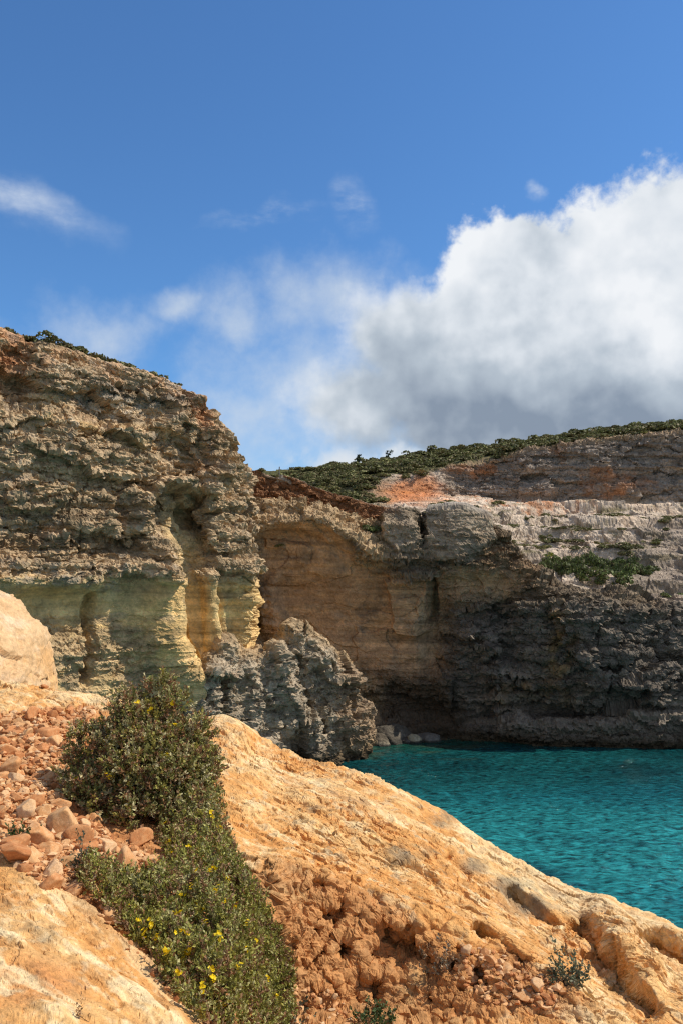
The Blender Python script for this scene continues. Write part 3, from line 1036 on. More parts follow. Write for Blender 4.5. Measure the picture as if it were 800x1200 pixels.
orc = mix(orc, [0.15, 0.13, 0.115], sstep(0.12, 0.38, n1 + 0.4 * n3 + 0.35 * blob(pxw, pyw, 400, 790, 60, 30, 0.9) + 0.3 * blob(pxw, pyw, 420, 730, 26, 22, 0.8) - 0.1) * 0.75)
c = mix(c, orc * [0.90, 0.98, 1.08], orange)
c = mix(c, [0.22, 0.15, 0.09], face * (1 - sstep(500, 520, px)) * sstep(795, 830, pyw) * 0.0)
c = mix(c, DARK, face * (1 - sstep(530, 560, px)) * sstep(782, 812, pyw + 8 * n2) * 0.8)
# bank and bench under the ridge
bank = (V > 8.0) * (V < 9.0) * (1 - sstep(440, 480, px))
c = mix(c, [0.22, 0.12, 0.07], sstep(-0.3, 0.1, n2 + 0.3) * bank * 0.85)
bench = (V >= 8.9) * (V < 10.1) * (1 - sstep(430, 470, px))
c = mix(c, [0.36, 0.30, 0.21], bench * (1 - orange) * 0.75)
c = mix(c, [0.35, 0.335, 0.31], np.clip(blk + 0.8 * bl2, 0, 1) * sstep(-0.5, 0.15, n2 + 0.5 * n3) * 0.85)
rub = face * (1 - sstep(430, 460, px)) * (1 - orange) * (1 - bank) * sstep(588, 600, py)
c = mix(c, [0.42, 0.36, 0.27], rub * sstep(-0.4, 0.1, n3) * 0.8)
# terrace
pv = mix(np.broadcast_to(np.array([0.45, 0.42, 0.375]), P.shape), [0.27, 0.235, 0.195], sstep(0.0, 0.35, n3))
pv = mix(pv, [0.33, 0.24, 0.165], sstep(0.05, 0.35, n1) * 0.4)
pv = mix(pv, [0.13, 0.125, 0.06], sstep(0.05, 0.3, n2 - 0.3 * n1) * 0.8)
pv = mix(pv, [0.40, 0.17, 0.07], np.clip(blob(pxw, pyw, 478, 576, 44, 15, 0.6) * sstep(-0.5, 0.0, n3 + 0.2) + 0.8 * stroke(px, pyw, [(520, 587), (600, 587), (700, 592)], 4, 0.9) * sstep(-0.05, 0.25, n3 + 0.4 * n1), 0, 1) * 0.85)
pv = mix(pv, [0.14, 0.125, 0.11], sstep(0.0, 0.4, stroke(px, pyw, [(640, 690), (720, 684), (800, 650), (900, 650)], 40, 0.8) * sstep(730, 760, px)) * 0.55)
c = mix(c, pv, terr)
ucl = mix(np.broadcast_to(np.array([0.24, 0.225, 0.21]), P.shape), [0.42, 0.37, 0.31], sstep(0.1, 0.4, n2 + 0.3 * n3))
ucl = mix(ucl, [0.33, 0.19, 0.115], sstep(-0.25, 0.15, n1 + 0.4 * n3) * 1.0 * sstep(0.15, 0.6, np.clip(stroke(pxw, pyw, [(655, 520), (668, 545), (690, 560), (700, 580)], 16, 0.9) + 0.6 * stroke(pxw, pyw, [(520, 552), (550, 550), (580, 545)], 8, 0.8) + 0.6 * blob(pxw, pyw, 740, 565, 26, 12, 0.8), 0, 1) + 0.3 * n3))
c = mix(c, ucl, upc)
hl = mix(np.broadcast_to(np.array([0.075, 0.085, 0.035]), P.shape), [0.17, 0.145, 0.085], sstep(0.0, 0.35, n3 - 0.3 * n1))
hl = mix(hl, [0.04, 0.05, 0.022], sstep(0.0, 0.3, n2) * 0.7)
hl = mix(hl, [0.30, 0.24, 0.17], sstep(0.5, 1.0, sstep(2.7, 3.1, V) + 0.6 * n3) * sstep(510, 560, px))
c = mix(c, hl, slope_hill)
gl = terr * np.clip(1 - sstep(400, 480, px + 30 * n1), 0, 1) * (V < 5.0)
c = mix(c, [0.09, 0.10, 0.04], gl * 0.9)
# wet, dark foot with a pale salt line
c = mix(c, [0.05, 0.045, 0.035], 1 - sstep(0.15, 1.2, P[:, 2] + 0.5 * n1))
c = c * (1 - face[:, None] * (1 - np.array([1.2, 0.98, 0.74]))) * (1 - (terr + upc + slope_hill)[:, None].clip(0, 1) * (1 - np.array([1.28, 1.10, 0.94])))
c = np.where((orange > 2)[:, None], c, c)
c = banding(P, c, 0.22, 370)
BAY_G, BAY_PX, BAY_PY, BAY_V = G2, None, None, V
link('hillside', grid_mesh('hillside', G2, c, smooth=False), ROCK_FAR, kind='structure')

# ---- the grey rock outcrop standing in the water --------------------------------------
oc = [(196, 815, 49.4), (222, 792, 49.2), (238, 772, 49.4), (262, 752, 50.2), (300, 764, 52.0), (326, 752, 53.6), (345, 732, 54.6), (366, 736, 55.4), (384, 752, 56.0), (400, 768, 57.0), (413, 790, 58.4), (421, 822, 60.0)]
rimO = [at(x, y, d + 1.3) for x, y, d in oc]
bk = np.array([-0.35, 0.94, 0])
rows = [[p + bk * 9 + [0, 0, -3.0] for p in rimO], [p + bk * 3.2 + [0, 0, -0.7] for p in rimO], rimO]
for fz, o in ((0.92, 0.5), (0.7, 1.0), (0.45, 1.3), (0.22, 1.4), (0.06, 1.2), (0.0, 1.1), (-0.3, 1.6)):
    rows.append([np.array([p[0], p[1], 0]) - bk * o + [0, 0, fz * p[2] if fz >= 0 else -2.5] for p in rimO])
for i, r in enumerate(rows):
    a = r[-1]
    r += [a + [0.25, 1.2, -0.4 if i < 3 else 0.0], a + [0.2, 3.0, -1.2 if i < 3 else 0], a + [-3.0, 7.0, -1.6 if i < 3 else 0]]
G, ru, cu = net(rows, [26, 18, 26, 38, 28, 22, 24, 24, 22, 20, 16, 20, 20, 14], [10, 14, 18, 34, 40, 38, 26, 12, 8], 3, 3)
sh = G.shape
P = G.reshape(-1, 3)
px, py = project(P)
V = np.repeat(ru, sh[1])
pxw = px + 4 * noise(P, 0.5, 401)
b = beds(P, 0.6, 410)
rib = noise(P, (0.75, 0.75, 0.16), 420) + 0.6 * noise(P, (1.7, 1.7, 0.4), 421)
rough = fbm(P, (1.3, 1.3, 1.9), 4, 423, 0.55, 'ridge')
disp = 0.20 * b + 0.34 * rib + 0.75 * facets(P, (0.40, 0.40, 0.34), 422, 0.4) + 0.35 * facets(P, (0.9, 0.9, 0.7), 426, 0.3) + 0.10 * rough + 0.7 * fbm(P, 0.22, 2, 425)
disp *= 1 - 0.5 * (1 - sstep(2.6, 3.6, V))
disp -= 0.7 * stroke(pxw, py, [(352, 770), (356, 800), (372, 830), (384, 860)], 3.5, 0.7)
disp += 0.8 * stroke(pxw, py, [(322, 770), (330, 800), (345, 850)], 9, 0.9)
disp -= 0.7 * stroke(pxw, py, [(262, 800), (266, 850)], 5, 0.9)
disp += 0.5 * blob(pxw, py, 266, 756, 12, 14, 0.7) + 0.5 * blob(pxw, py, 346, 738, 12, 12, 0.7)
disp += 0.5 * blob(pxw, py, 252, 800, 12, 26, 0.6)
disp *= sstep(0.2, 1.6, V)
G2 = finish(G, disp)
G2 = crags(G2, 1.3 * sstep(0.2, 1.6, V) * (0.6 + 0.4 * sstep(2.6, 3.6, V)), 1.0, 440, 0.8)
P = G2.reshape(-1, 3)
n1, n2, n3 = fbm(P, 0.5, 4, 430, 0.6), fbm(P, (0.8, 0.8, 2.2), 4, 433, 0.6), fbm(P, 2.2, 3, 436, 0.6)
c = np.broadcast_to(np.array([0.285, 0.285, 0.265]), P.shape).copy()
c = mix(c, [0.40, 0.385, 0.345], sstep(0.05, 0.4, n3 + 0.4 * n1) * 0.6)
c = mix(c, [0.15, 0.155, 0.15], sstep(0.05, 0.35, n2) * 0.6)
c = mix(c, [0.24, 0.19, 0.14], sstep(0.1, 0.4, n1 - 0.3 * n2 + 0.5 * sstep(385, 400, px)) * 0.6)
c = mix(c, [0.30, 0.24, 0.15], (1 - sstep(2.2, 3.4, V + n1)) * 0.6)
c = mix(c, [0.33, 0.29, 0.21], sstep(1.6, 0.8, P[:, 2]) * sstep(380, 395, px) * 0.5)
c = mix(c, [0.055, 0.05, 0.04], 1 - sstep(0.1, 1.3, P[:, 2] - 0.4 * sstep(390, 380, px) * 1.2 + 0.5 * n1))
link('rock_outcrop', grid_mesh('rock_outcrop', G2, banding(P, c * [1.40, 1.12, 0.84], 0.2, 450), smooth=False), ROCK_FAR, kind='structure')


# ---- boulders at the foot of the cove -------------------------------------------------
def sphere_grid(nu, nv):
    t = np.linspace(0, math.pi, nv)
    f = np.linspace(0, 2 * math.pi, nu, endpoint=False)
    Tt, Ff = np.meshgrid(t, f, indexing='ij')
    return np.stack([np.sin(Tt) * np.cos(Ff), np.sin(Tt) * np.sin(Ff), np.cos(Tt)], -1)


def boulder_mesh(name, size, seed, nu=96, nv=60, cuts=7, r=0.14, colour=(0.25, 0.23, 0.2), colour2=(0.36, 0.33, 0.28), freq=1.0, wet=None, flat=False):
    S = sphere_grid(nu, nv)
    D = S.reshape(-1, 3)
    rng = np.random.default_rng(seed)
    rad = np.ones(len(D))
    for k in range(cuts):
        nrm_ = rng.normal(size=3)
        nrm_ /= np.linalg.norm(nrm_)
        h_ = rng.uniform(0.45, 0.85) if flat else rng.uniform(0.62, 0.9)
        d = D @ nrm_
        lim = np.where(d > 0.05, h_ / np.maximum(d, 0.05), 9)
        rad = np.minimum(rad, lim)
    Q = D * rad[:, None]
    rad = rad * (1 + r * fbm(Q + seed * 3.1, 1.6 * freq, 5, seed, 0.55) + 0.5 * r * fbm(Q + seed, 3.5 * freq, 3, seed + 3, 0.5, 'ridge'))
    Q = D * rad[:, None] * np.array(size)
    c = mix(np.broadcast_to(np.array(colour), Q.shape), colour2, sstep(-0.2, 0.3, fbm(D + seed, 2.2 * freq, 4, seed + 5, 0.6)))
    if wet is not None:
        c = mix(c, [0.06, 0.055, 0.045], 1 - sstep(wet, wet + 0.25, Q[:, 2] / size[2]))
    return grid_mesh(name, Q.reshape(nv, nu, 3)[:, ::-1], c.reshape(nv, nu, 3)[:, ::-1], wrap=True)


for x, w, hh, d, lab, cl, c2 in (
        (458, 3.0, 1.25, 65.0, 'largest grey boulder on the cove shore, rounded on top', (0.095, 0.08, 0.06), (0.14, 0.12, 0.095)),
        (430, 1.3, 1.7, 63.6, 'tall brown boulder leaning against the right foot of the grey outcrop', (0.11, 0.085, 0.06), (0.17, 0.135, 0.095)),
        (440, 1.7, 0.8, 63.8, 'low flat boulder between the grey outcrop and the largest shore boulder', (0.095, 0.077, 0.057), (0.14, 0.115, 0.085)),
        (448, 0.9, 0.4, 63.3, 'small pale boulder in the water in front of the largest shore boulder', (0.17, 0.145, 0.105), (0.24, 0.205, 0.15)),
        (484, 1.1, 0.55, 64.6, 'small yellowish boulder at the end of the shore line, below the dark cliff', (0.34, 0.29, 0.19), (0.42, 0.37, 0.25)),
        (474, 0.8, 0.4, 64.4, 'small grey boulder just beside the largest shore boulder', (0.09, 0.075, 0.06), (0.13, 0.11, 0.09)),
        (498, 2.3, 0.5, 65.4, 'long low slab of rock lying at the foot of the dark cliff', (0.13, 0.12, 0.10), (0.2, 0.18, 0.15))):
    p = at(x, 680 + 12000 / d, d)
    me = boulder_mesh('boulder', (w / 2 * 1.15, w / 2 * 0.9, hh), int(x), colour=cl, colour2=c2, wet=0.12)
    link('boulder', me, ROCK_FAR, label=lab, category='boulder', group='boulders on the cove shore').location = (p[0], p[1], 0.02)


# ---- shrubs on the rim, the hill and the terrace ---------------------------------------
LEAF_FAR = leaf_material('shrub_leaves', 0.15, 0.6, 0.28)


def shrub_mesh(seed, n=420, cols=((0.115, 0.12, 0.04), (0.165, 0.165, 0.06), (0.17, 0.135, 0.065)), top=0.8):
    """A low cushion of leaf clumps about a lumpy dome, 1 m in radius, standing on its base."""
    rng = np.random.default_rng(seed)
    lob = rng.normal(size=(7, 3)) * [0.5, 0.5, 0.2] + [0, 0, 0.3]
    lr = rng.uniform(0.38, 0.62, 7)
    k = rng.integers(0, 7, n)
    d = rng.normal(size=(n, 3))
    d /= np.linalg.norm(d, axis=1, keepdims=True)
    d[:, 2] = np.abs(d[:, 2]) * 0.9 - 0.15
    c0 = lob[k] + d * (lr[k] * rng.uniform(0.75, 1.05, n))[:, None]
    c0[:, 2] = np.maximum(c0[:, 2] * top, 0.0)
    a = rng.normal(size=(n, 3))
    a = a / np.linalg.norm(a, axis=1, keepdims=True)
    bq = np.cross(a, d + 0.6 * rng.normal(size=(n, 3)))
    bq /= np.maximum(np.linalg.norm(bq, axis=1, keepdims=True), 1e-6)
    s_ = rng.uniform(0.09, 0.2, n)[:, None]
    V_ = np.stack([c0 - a * s_, c0 + bq * s_ * 0.7, c0 + a * s_, c0 - bq * s_ * 0.7], 1).reshape(-1, 3)
    F_ = np.arange(n * 4).reshape(n, 4)
    cc = np.array(cols)[rng.integers(0, len(cols), n)] * rng.uniform(0.7, 1.35, n)[:, None]
    # woody twigs from the base
    return poly_mesh('shrub', V_, F_, False, np.repeat(cc, 4, 0))


SHR = [shrub_mesh(s) for s in range(5)]
SHRG = [shrub_mesh(20 + s, 420, ((0.085, 0.115, 0.03), (0.12, 0.15, 0.045), (0.15, 0.165, 0.065), (0.13, 0.115, 0.06))) for s in range(3)]
SHRY = [shrub_mesh(40, 300, ((0.22, 0.22, 0.03), (0.12, 0.15, 0.04)))]
for m_ in SHR + SHRG + SHRY:
    m_.materials.append(LEAF_FAR)


def put(me, name, loc, s, label, cat, group=None, rz=None, sz=None):
    o = bpy.data.objects.new(name, me)
    COL.objects.link(o)
    o.location = loc
    o.rotation_euler = (0, 0, random.uniform(0, 6.28) if rz is None else rz)
    o.scale = (s, s * random.uniform(0.85, 1.15), (s if sz is None else sz))
    o['label'], o['category'] = label, cat
    if group:
        o['group'] = group
    return o


# along the rim of the left cliff
cg = CLIFF_G.reshape(-1, 3)
cv = np.repeat(np.arange(CLIFF_G.shape[0]), CLIFF_G.shape[1])
pl = cg[cv < 43]
plx, ply = project(pl)
ord_ = ['first', 'second', 'third', 'fourth', 'fifth', 'sixth', 'seventh', 'eighth', 'ninth', 'tenth', 'eleventh', 'twelfth', 'thirteenth', 'fourteenth', 'fifteenth', 'sixteenth', 'seventeenth', 'eighteenth', 'nineteenth']
for i, (x, r_, dr) in enumerate([(3, 0.8, 1.5), (17, 0.75, 1.1), (31, 0.9, 1.2), (44, 0.6, 1.0), (56, 0.55, 1.0), (66, 0.7, 1.5), (77, 0.8, 1.1), (91, 0.85, 1.2), (104, 0.9, 1.2), (117, 0.6, 0.9), (131, 0.8, 1.0), (146, 0.7, 0.9), (159, 0.4, 0.8), (176, 0.62, 0.9), (198, 0.4, 0.8), (221, 0.7, 1.0), (234, 0.5, 0.9)]):
    d = 43 + x * 0.04
    j = np.argmin(np.abs(plx - x) + 25 * np.abs(pl[:, 1] - (d + dr)))
    put(SHR[i % 5], 'shrub', pl[j] - [0, 0, 0.08], r_, ord_[i] + ' dark shrub from the left along the rim of the left cliff', 'shrub', 'shrubs along the rim of the left cliff', sz=r_ * 0.85)

bg_ = BAY_G.reshape(-1, 3)
bx, by = project(bg_)


def scatter(n, sel, w, seed):
    idx = np.flatnonzero(sel)
    ww = w[idx]
    return np.random.default_rng(seed).choice(idx, n, replace=False, p=ww / ww.sum())


Vb = BAY_V
one = np.ones(len(bx))
hn = noise(bg_, 0.06, 600)
sel = (Vb > 2.02) & (Vb < 3.0) & (bx > 335) & (bx < 830) & (by < 585)
idx_hill = scatter(420, sel, 0.4 + np.clip(hn, 0, 1), 1)
idx_hill = idx_hill[np.argsort(bg_[idx_hill, 1])]
for i in idx_hill[:112]:
    put(random.choice(SHR), 'shrub', bg_[i] - [0, 0, 0.1], random.uniform(0.7, 1.7), 'low dark green shrub in the scrub on the far hilltop', 'shrub', 'shrubs on the far hilltop', sz=random.uniform(0.6, 1.1))
sel = (Vb > 2.85) & (Vb < 4.4) & (bx > 345) & (bx < 500) & (by < 600) & (((bx - 478) / 42) ** 2 + ((by - 576) / 15) ** 2 > 1)
idx_slope = scatter(90, sel, one, 2)
for i in idx_slope[:32]:
    put(random.choice(SHR + SHRG[:1]), 'shrub', bg_[i] - [0, 0, 0.1], random.uniform(0.6, 1.5), 'low green shrub on the slope around the orange earth patch', 'shrub', 'shrubs round the orange earth', sz=random.uniform(0.5, 1.0))
sel = (Vb > 4.3) & (Vb < 7.0) & (bx > 500) & (bx < 820) & (by < 650)
idx_terr = scatter(150, sel, 0.15 + np.clip(hn, 0, 1), 3)
for i in idx_terr[:56]:  # + np.clip(hn, 0, 1), 3):
    put(random.choice(SHR), 'shrub', bg_[i] - [0, 0, 0.08], random.uniform(0.4, 1.0), 'small dark shrub dotted over the grey rock terrace', 'shrub', 'shrubs on the rock terrace', sz=random.uniform(0.35, 0.7))
sel = (Vb > 5.5) & (Vb < 8.0) & (inside(bx, by, [(628, 655), (660, 662), (700, 655), (760, 648), (765, 668), (735, 690), (690, 682), (650, 672)]))
for i in scatter(58, sel, one, 4):
    put(random.choice(SHRG), 'shrub', bg_[i] - [0, 0, 0.08], random.uniform(0.5, 0.95), 'bright green bush in the thicket on the terrace above the dark cliff', 'shrub', 'bushes in the terrace thicket', sz=random.uniform(0.7, 1.3))
# the rest of the scrub nobody could count: one low cover over the hill and the terrace
sv, sf, sc2, off = [], [], [], 0
rng = np.random.default_rng(31)
for i, smin, smax in [(k, 0.6, 1.5) for k in idx_hill[112:]] + [(k, 0.5, 1.3) for k in idx_slope[32:]] + [(k, 0.3, 0.8) for k in idx_terr[56:]]:
    me = SHR[int(rng.integers(0, 5))]
    nv = len(me.vertices)
    co = np.empty(nv * 3, F32)
    me.vertices.foreach_get('co', co)
    co = co.reshape(-1, 3)
    cl = np.empty(nv * 4, F32)
    me.color_attributes['tint'].data.foreach_get('color', cl)
    an, r_ = rng.uniform(0, 6.28), rng.uniform(smin, smax)
    ca, sa = math.cos(an), math.sin(an)
    co = co @ np.array([[ca, sa, 0], [-sa, ca, 0], [0, 0, 1]]) * [r_, r_, r_ * 0.7]
    sv.append(co + bg_[i] - [0, 0, 0.1])
    sf.append(np.arange(nv).reshape(-1, 4) + off)
    sc2.append(cl.reshape(-1, 4)[:, :3] * rng.uniform(0.75, 1.3))
    off += nv
link('scrub', poly_mesh('scrub', np.concatenate(sv), np.concatenate(sf), False, np.concatenate(sc2)), LEAF_FAR, kind='stuff', label='low dark green scrub covering the far hilltop and dotted over the terrace', category='scrub')
for x, y, me, r_, lab in ((642, 652, SHRY[0], 0.6, 'yellow-flowering bush at the left end of the green terrace thicket'),
                          (436, 622, SHRG[0], 0.8, 'green bush growing in the notch above the orange cliff face'),
                          (330, 640, SHR[0], 0.4, 'small shrub on the rubble bench beside the left cliff'),
                          (788, 700, SHRG[1], 0.7, 'green bush beside the right shoulder of the dark cliff'),
                          (405, 608, SHR[2], 0.6, 'dull green shrub on the rubble bench below the reddish bank'),
                          (312, 548, SHR[1], 0.45, 'small dark shrub on the ridge crest, just left of the thin post'),
                          (321, 550, SHR[3], 0.40, 'small dark shrub on the ridge crest, touching the thin post')):
    j = np.argmin((bx - x) ** 2 + (by - y) ** 2 + 1e4 * (Vb < 3))
    put(me, 'shrub', bg_[j] - [0, 0, 0.06], r_, lab, 'shrub', sz=r_ * 0.9)
for x, lab in ((420, 'slim upright plant breaking the hill skyline, straight and closed'), (454, 'slim upright plant breaking the hill skyline with two forked tips')):
    j = np.argmin((bx - x) ** 2 + 1e3 * np.abs(Vb - 2.15))
    rng = np.random.default_rng(x)
    n_ = 130
    tz_ = rng.uniform(0, 1.7, n_)
    fork = (rng.random(n_) < 0.5) * np.clip(tz_ - 0.65, 0, 9) * (0.55 if x == 454 else 0.05)
    c0 = np.stack([rng.normal(0, 0.13, n_) + fork * 1.0, rng.normal(0, 0.13, n_), tz_], 1)
    a = rng.normal(size=(n_, 3)) * 0.10
    bq = rng.normal(size=(n_, 3)) * 0.08
    V_ = np.stack([c0 - a, c0 + bq, c0 + a, c0 - bq], 1).reshape(-1, 3)
    me = poly_mesh('upright_plant', V_, np.arange(n_ * 4).reshape(-1, 4), False, np.repeat(np.array([[0.045, 0.06, 0.03]]) * rng.uniform(0.7, 1.3, (n_, 1)), 4, 0))
    link('upright_plant', me, LEAF_FAR, label=lab, category='plant').location = bg_[j] - [0, 0, 0.1]


def tube(name, pts, radii, sides=8, mat=None, parent=None, col=None):
    """A tapering tube through points."""
    pts = [Vector(p) for p in pts]
    V_, F_ = [], []
    for i, p in enumerate(pts):
        t = (pts[min(i + 1, len(pts) - 1)] - pts[max(i - 1, 0)]).normalized()
        a = t.orthogonal().normalized()
        b_ = t.cross(a)
        for k in range(sides):
            an = 2 * math.pi * k / sides
            V_.append(p + (a * math.cos(an) + b_ * math.sin(an)) * radii[i])
    for i in range(len(pts) - 1):
        for k in range(sides):
            k2 = (k + 1) % sides
            F_.append((i * sides + k, i * sides + k2, (i + 1) * sides + k2, (i + 1) * sides + k))
    return V_, F_


j = np.argmin((bx - 325) ** 2 + (by - 552) ** 2 + 1e4 * (np.abs(Vb - 8.0) > 0.3))
V_, F_ = tube('post', [(0, 0, -0.3), (0.0, 0, 0.3), (0.02, 0, 0.75)], [0.05, 0.045, 0.04])
link('post', poly_mesh('post', V_, F_, True), plain_material('weathered_wood', (0.12, 0.11, 0.10)), label='thin grey post standing on the ridge crest against the sky', category='post').location = bg_[j]

# ------------------------------------------------------------------ the near rock
fp = [-450, -200, 0, 65, 130, 200, 260, 330, 400, 480, 560, 640, 720, 800, 960, 1250]
sil = [(790, 8.4), (792, 8.3), (800, 8.2), (806, 8.2), (820, 8.0), (836, 7.9), (852, 7.8), (888, 7.6), (905, 7.4), (937, 7.1), (988, 6.8), (1030, 6.5), (1066, 6.2), (1097, 5.9), (1165, 5.6), (1290, 5.0)]
m4 = [(890, 5.7), (895, 5.7), (900, 5.8), (915, 5.6), (950, 5.3), (970, 5.25), (985, 5.2), (955, 6.0), (972, 5.9), (1006, 5.75), (1058, 5.4), (1094, 5.3), (1120, 5.2), (1148, 4.95), (1215, 4.7), (1330, 4.3)]
m3 = [(1005, 3.9), (1008, 4.0), (1015, 4.0), (1045, 3.85), (1105, 3.5), (1125, 3.6), (1120, 3.8), (1015, 4.95), (1034, 5.0), (1066, 4.95), (1104, 4.8), (1140, 4.65), (1168, 4.55), (1182, 4.5), (1242, 4.3), (1370, 3.9)]
m2 = [(1200, 2.6), (1200, 2.65), (1200, 2.7), (1200, 2.75), (1200, 2.9), (1200, 3.05), (1205, 3.3), (1200, 4.3), (1200, 4.5), (1200, 4.52), (1205, 4.42), (1210, 4.3), (1215, 4.2), (1225, 4.1), (1290, 3.95), (1420, 3.5)]
m1 = [(1500, 1.72), (1500, 1.75), (1500, 1.78), (1500, 1.8), (1500, 1.85), (1500, 1.9), (1500, 1.95), (1500, 2.1), (1500, 2.2), (1500, 2.3), (1500, 2.35), (1500, 2.4), (1500, 2.4), (1500, 2.45), (1560, 2.4), (1650, 2.3)]
S_ = [at(x, *q) for x, q in zip(fp, sil)]
out_ = []
for p in S_:
    out_.append(p)
rows = [
    [p + np.array([2.6, 4.2, 0]) * [1, 1, 1] + [0, 0, -11.5] for p in S_],
    [p + np.array([1.7, 2.6, -4.5]) for p in S_],
    [p + np.array([0.75, 1.1, -1.05]) for p in S_],
    [p + np.array([0.2, 0.35, -0.14]) for p in S_],
    S_,
    [at(x, *q) for x, q in zip(fp, m4)], [at(x, *q) for x, q in zip(fp, m3)], [at(x, *q) for x, q in zip(fp, m2)], [at(x, *q) for x, q in zip(fp, m1)],
    [np.array([a[0] * 1.6, -0.5, 10.38 - 0.12 * a[0]]) for a in [at(x, 1500, 1.8) for x in fp]],
    [np.array([a[0] * 5, -9.0, 10.9 - 0.1 * a[0]]) for a in [at(x, 1500, 1.8) for x in fp]],
]
cn = [24, 70, 66, 70, 72, 64, 74, 76, 84, 84, 84, 84, 82, 60, 30]
rn = [16, 26, 26, 16, 170, 190, 130, 40, 14, 10]
G, ru, cu = net(rows, cn, rn, 9, 8)
sh = G.shape
P = G.reshape(-1, 3)
px, py = project(P)
V = np.repeat(ru, sh[1])
vis = sstep(3.0, 3.6, V)
wa = fbm(P, 2.2, 4, 500)
pxw, pyw = px + 16 * wa, py + 12 * fbm(P, 2.2, 4, 504)
# zones: rubble earth, the lower left slab, the pitted step under the big slope
EARTH = [(-460, 880), (-200, 850), (0, 838), (60, 830), (118, 826), (150, 832), (250, 905), (268, 985), (305, 1040), (335, 1110), (345, 1190), (420, 1230), (330, 1320), (245, 1205), (180, 1135), (125, 1085), (85, 1052), (0, 1006), (-200, 985), (-460, 985)]
_in = inside(pxw, pyw, EARTH)
de, _, _ = poly_dist(px, py, EARTH + [EARTH[0]])
earth = np.where(_in, sstep(-6, 10, de), sstep(6, -6, de) * 0.5) * vis
pit = np.clip(blob(pxw, pyw, 375, 1112, 120, 100, 0.4) + blob(pxw, pyw, 480, 1165, 120, 55, 0.5) + 0.9 * blob(pxw, pyw, 610, 1170, 100, 40, 0.5), 0, 1) * (1 - earth)
pit *= sstep(-4, 22, pyw - np.interp(px, [250, 320, 400, 480, 560, 640, 720], [975, 1000, 1022, 1062, 1105, 1140, 1190]))
# flow lines of the slope run down to the right
ang = math.radians(30)
Q = np.stack([P[:, 0] * 0.80 - P[:, 1] * 0.6, P[:, 0] * 0.6 + P[:, 1] * 0.80, P[:, 2]], 1)
lay = fbm(Q, (0.9, 4.5, 4.5), 5, 510, 0.55)
rough = fbm(P, 3.2, 4, 520, 0.5, 'ridge')
midn = fbm(P, 0.9, 4, 530)
rockm = 1 - earth
disp = rockm * (0.11 * midn + 0.05 * lay + 0.012 * rough)
disp += rockm * 0.03 * fbm(Q, (1.2, 3.0, 3.0), 4, 550, 0.55, 'ridge')
# fractures
Qw = Q + 0.10 * np.stack([noise(P, 1.7, 553), noise(P, 1.7, 554), noise(P, 1.7, 555)], 1) + 0.02 * fbm(P, 9, 2, 556)[:, None]
k1, k2, _ = voronoi(Qw, (0.9, 2.0, 2.0), 557)
disp -= rockm * 0.045 * (1 - sstep(0.0, 0.055, k2 - k1)) * sstep(-0.05, 0.2, noise(P, 0.7, 558))
# small scattered weathering holes
f1, f2, cid = voronoi(P + 0.03 * rough[:, None], (4.2, 4.2, 4.2), 560)
holes = sstep(0.34, 0.12, f1) * (cid > 0.70)
disp -= rockm * (1 - pit) * 0.055 * holes * sstep(380, 460, px)
# the honeycombed face
Pp = P + 0.10 * np.stack([noise(P, 2.6, 561), noise(P, 2.6, 562), noise(P, 2.6, 563)], 1)
f1, f2, cid = voronoi(Pp, (6.5, 6.5, 6.5), 564)
g1, g2, cid2 = voronoi(Pp, (15.0, 15.0, 15.0), 565)
HOL0 = pit * (0.15 * sstep(0.50, 0.30, f1) * (cid > 0.45) + 0.075 * sstep(0.52, 0.28, g1) * (cid2 > 0.30))
HOL = HOL0.astype(float)
# traced ledges and hollows on the slope (metres into the rock below the traced edge)
for pts, dpt, fall, w in (
        ([(282, 1012), (300, 1022), (322, 1030), (334, 1050), (328, 1078)], 0.16, 46, 4),
        ([(436, 1078), (470, 1094), (500, 1116), (530, 1136)], 0.24, 52, 4),
        ([(548, 1092), (568, 1088), (590, 1104), (612, 1124), (632, 1134)], 0.26, 40, 4),
        ([(655, 1106), (680, 1108), (700, 1120)], 0.12, 20, 3),
        ([(676, 1066), (700, 1092), (724, 1124), (752, 1158), (780, 1180)], 0.21, 60, 5),
        ([(735, 1088), (765, 1092), (800, 1104), (850, 1125)], 0.2, 52, 4),
        ([(596, 1040), (620, 1052), (640, 1066), (664, 1082)], 0.12, 30, 4),
        ([(520, 1000), (540, 1016), (556, 1030)], 0.05, 22, 4),
        ([(395, 955), (425, 962), (452, 975)], 0.035, 18, 3),
        ([(450, 1010), (490, 1022), (520, 1040)], 0.05, 20, 3)):
    HOL += 1.15 * dpt * ledge(px + 22 * wa, py + 18 * wa, pts, w * 1.6, fall) * (0.8 + 0.4 * rough)
disp += 0.07 * stroke(pxw, pyw, [(700, 1075), (730, 1108), (760, 1150)], 16, 0.8)
disp -= 0.06 * blob(pxw, pyw, 300, 1045, 26, 22, 0.5)
disp += rockm * 0.06 * blob(pxw, pyw, 270, 862, 34, 18, 0.6)
# the rubble gully lies a little below the slab
disp -= earth * (0.07 - 0.03 * fbm(P, 2.5, 4, 570))
disp -= 0.07 * earth * sstep(0, 1, ledge(px, py, [(0, 1006), (85, 1052), (125, 1085), (180, 1135), (245, 1205)][::-1], 4, 40, 0))
disp *= vis * sstep(9.0, 7.6, V) + 0.25 * (1 - vis)
# hollows run back under their ledges: into the rock and up the slope
HOL = HOL * rockm * vis
disp -= 0.75 * HOL
tv = -np.gradient(blur(G, 3, 0), axis=0)
tv /= np.maximum(np.linalg.norm(tv, axis=2, keepdims=True), 1e-9)
G2 = finish(G, disp) + tv * (0.85 * HOL - 0.55 * HOL0 * rockm * vis).reshape(sh[0], sh[1], 1)
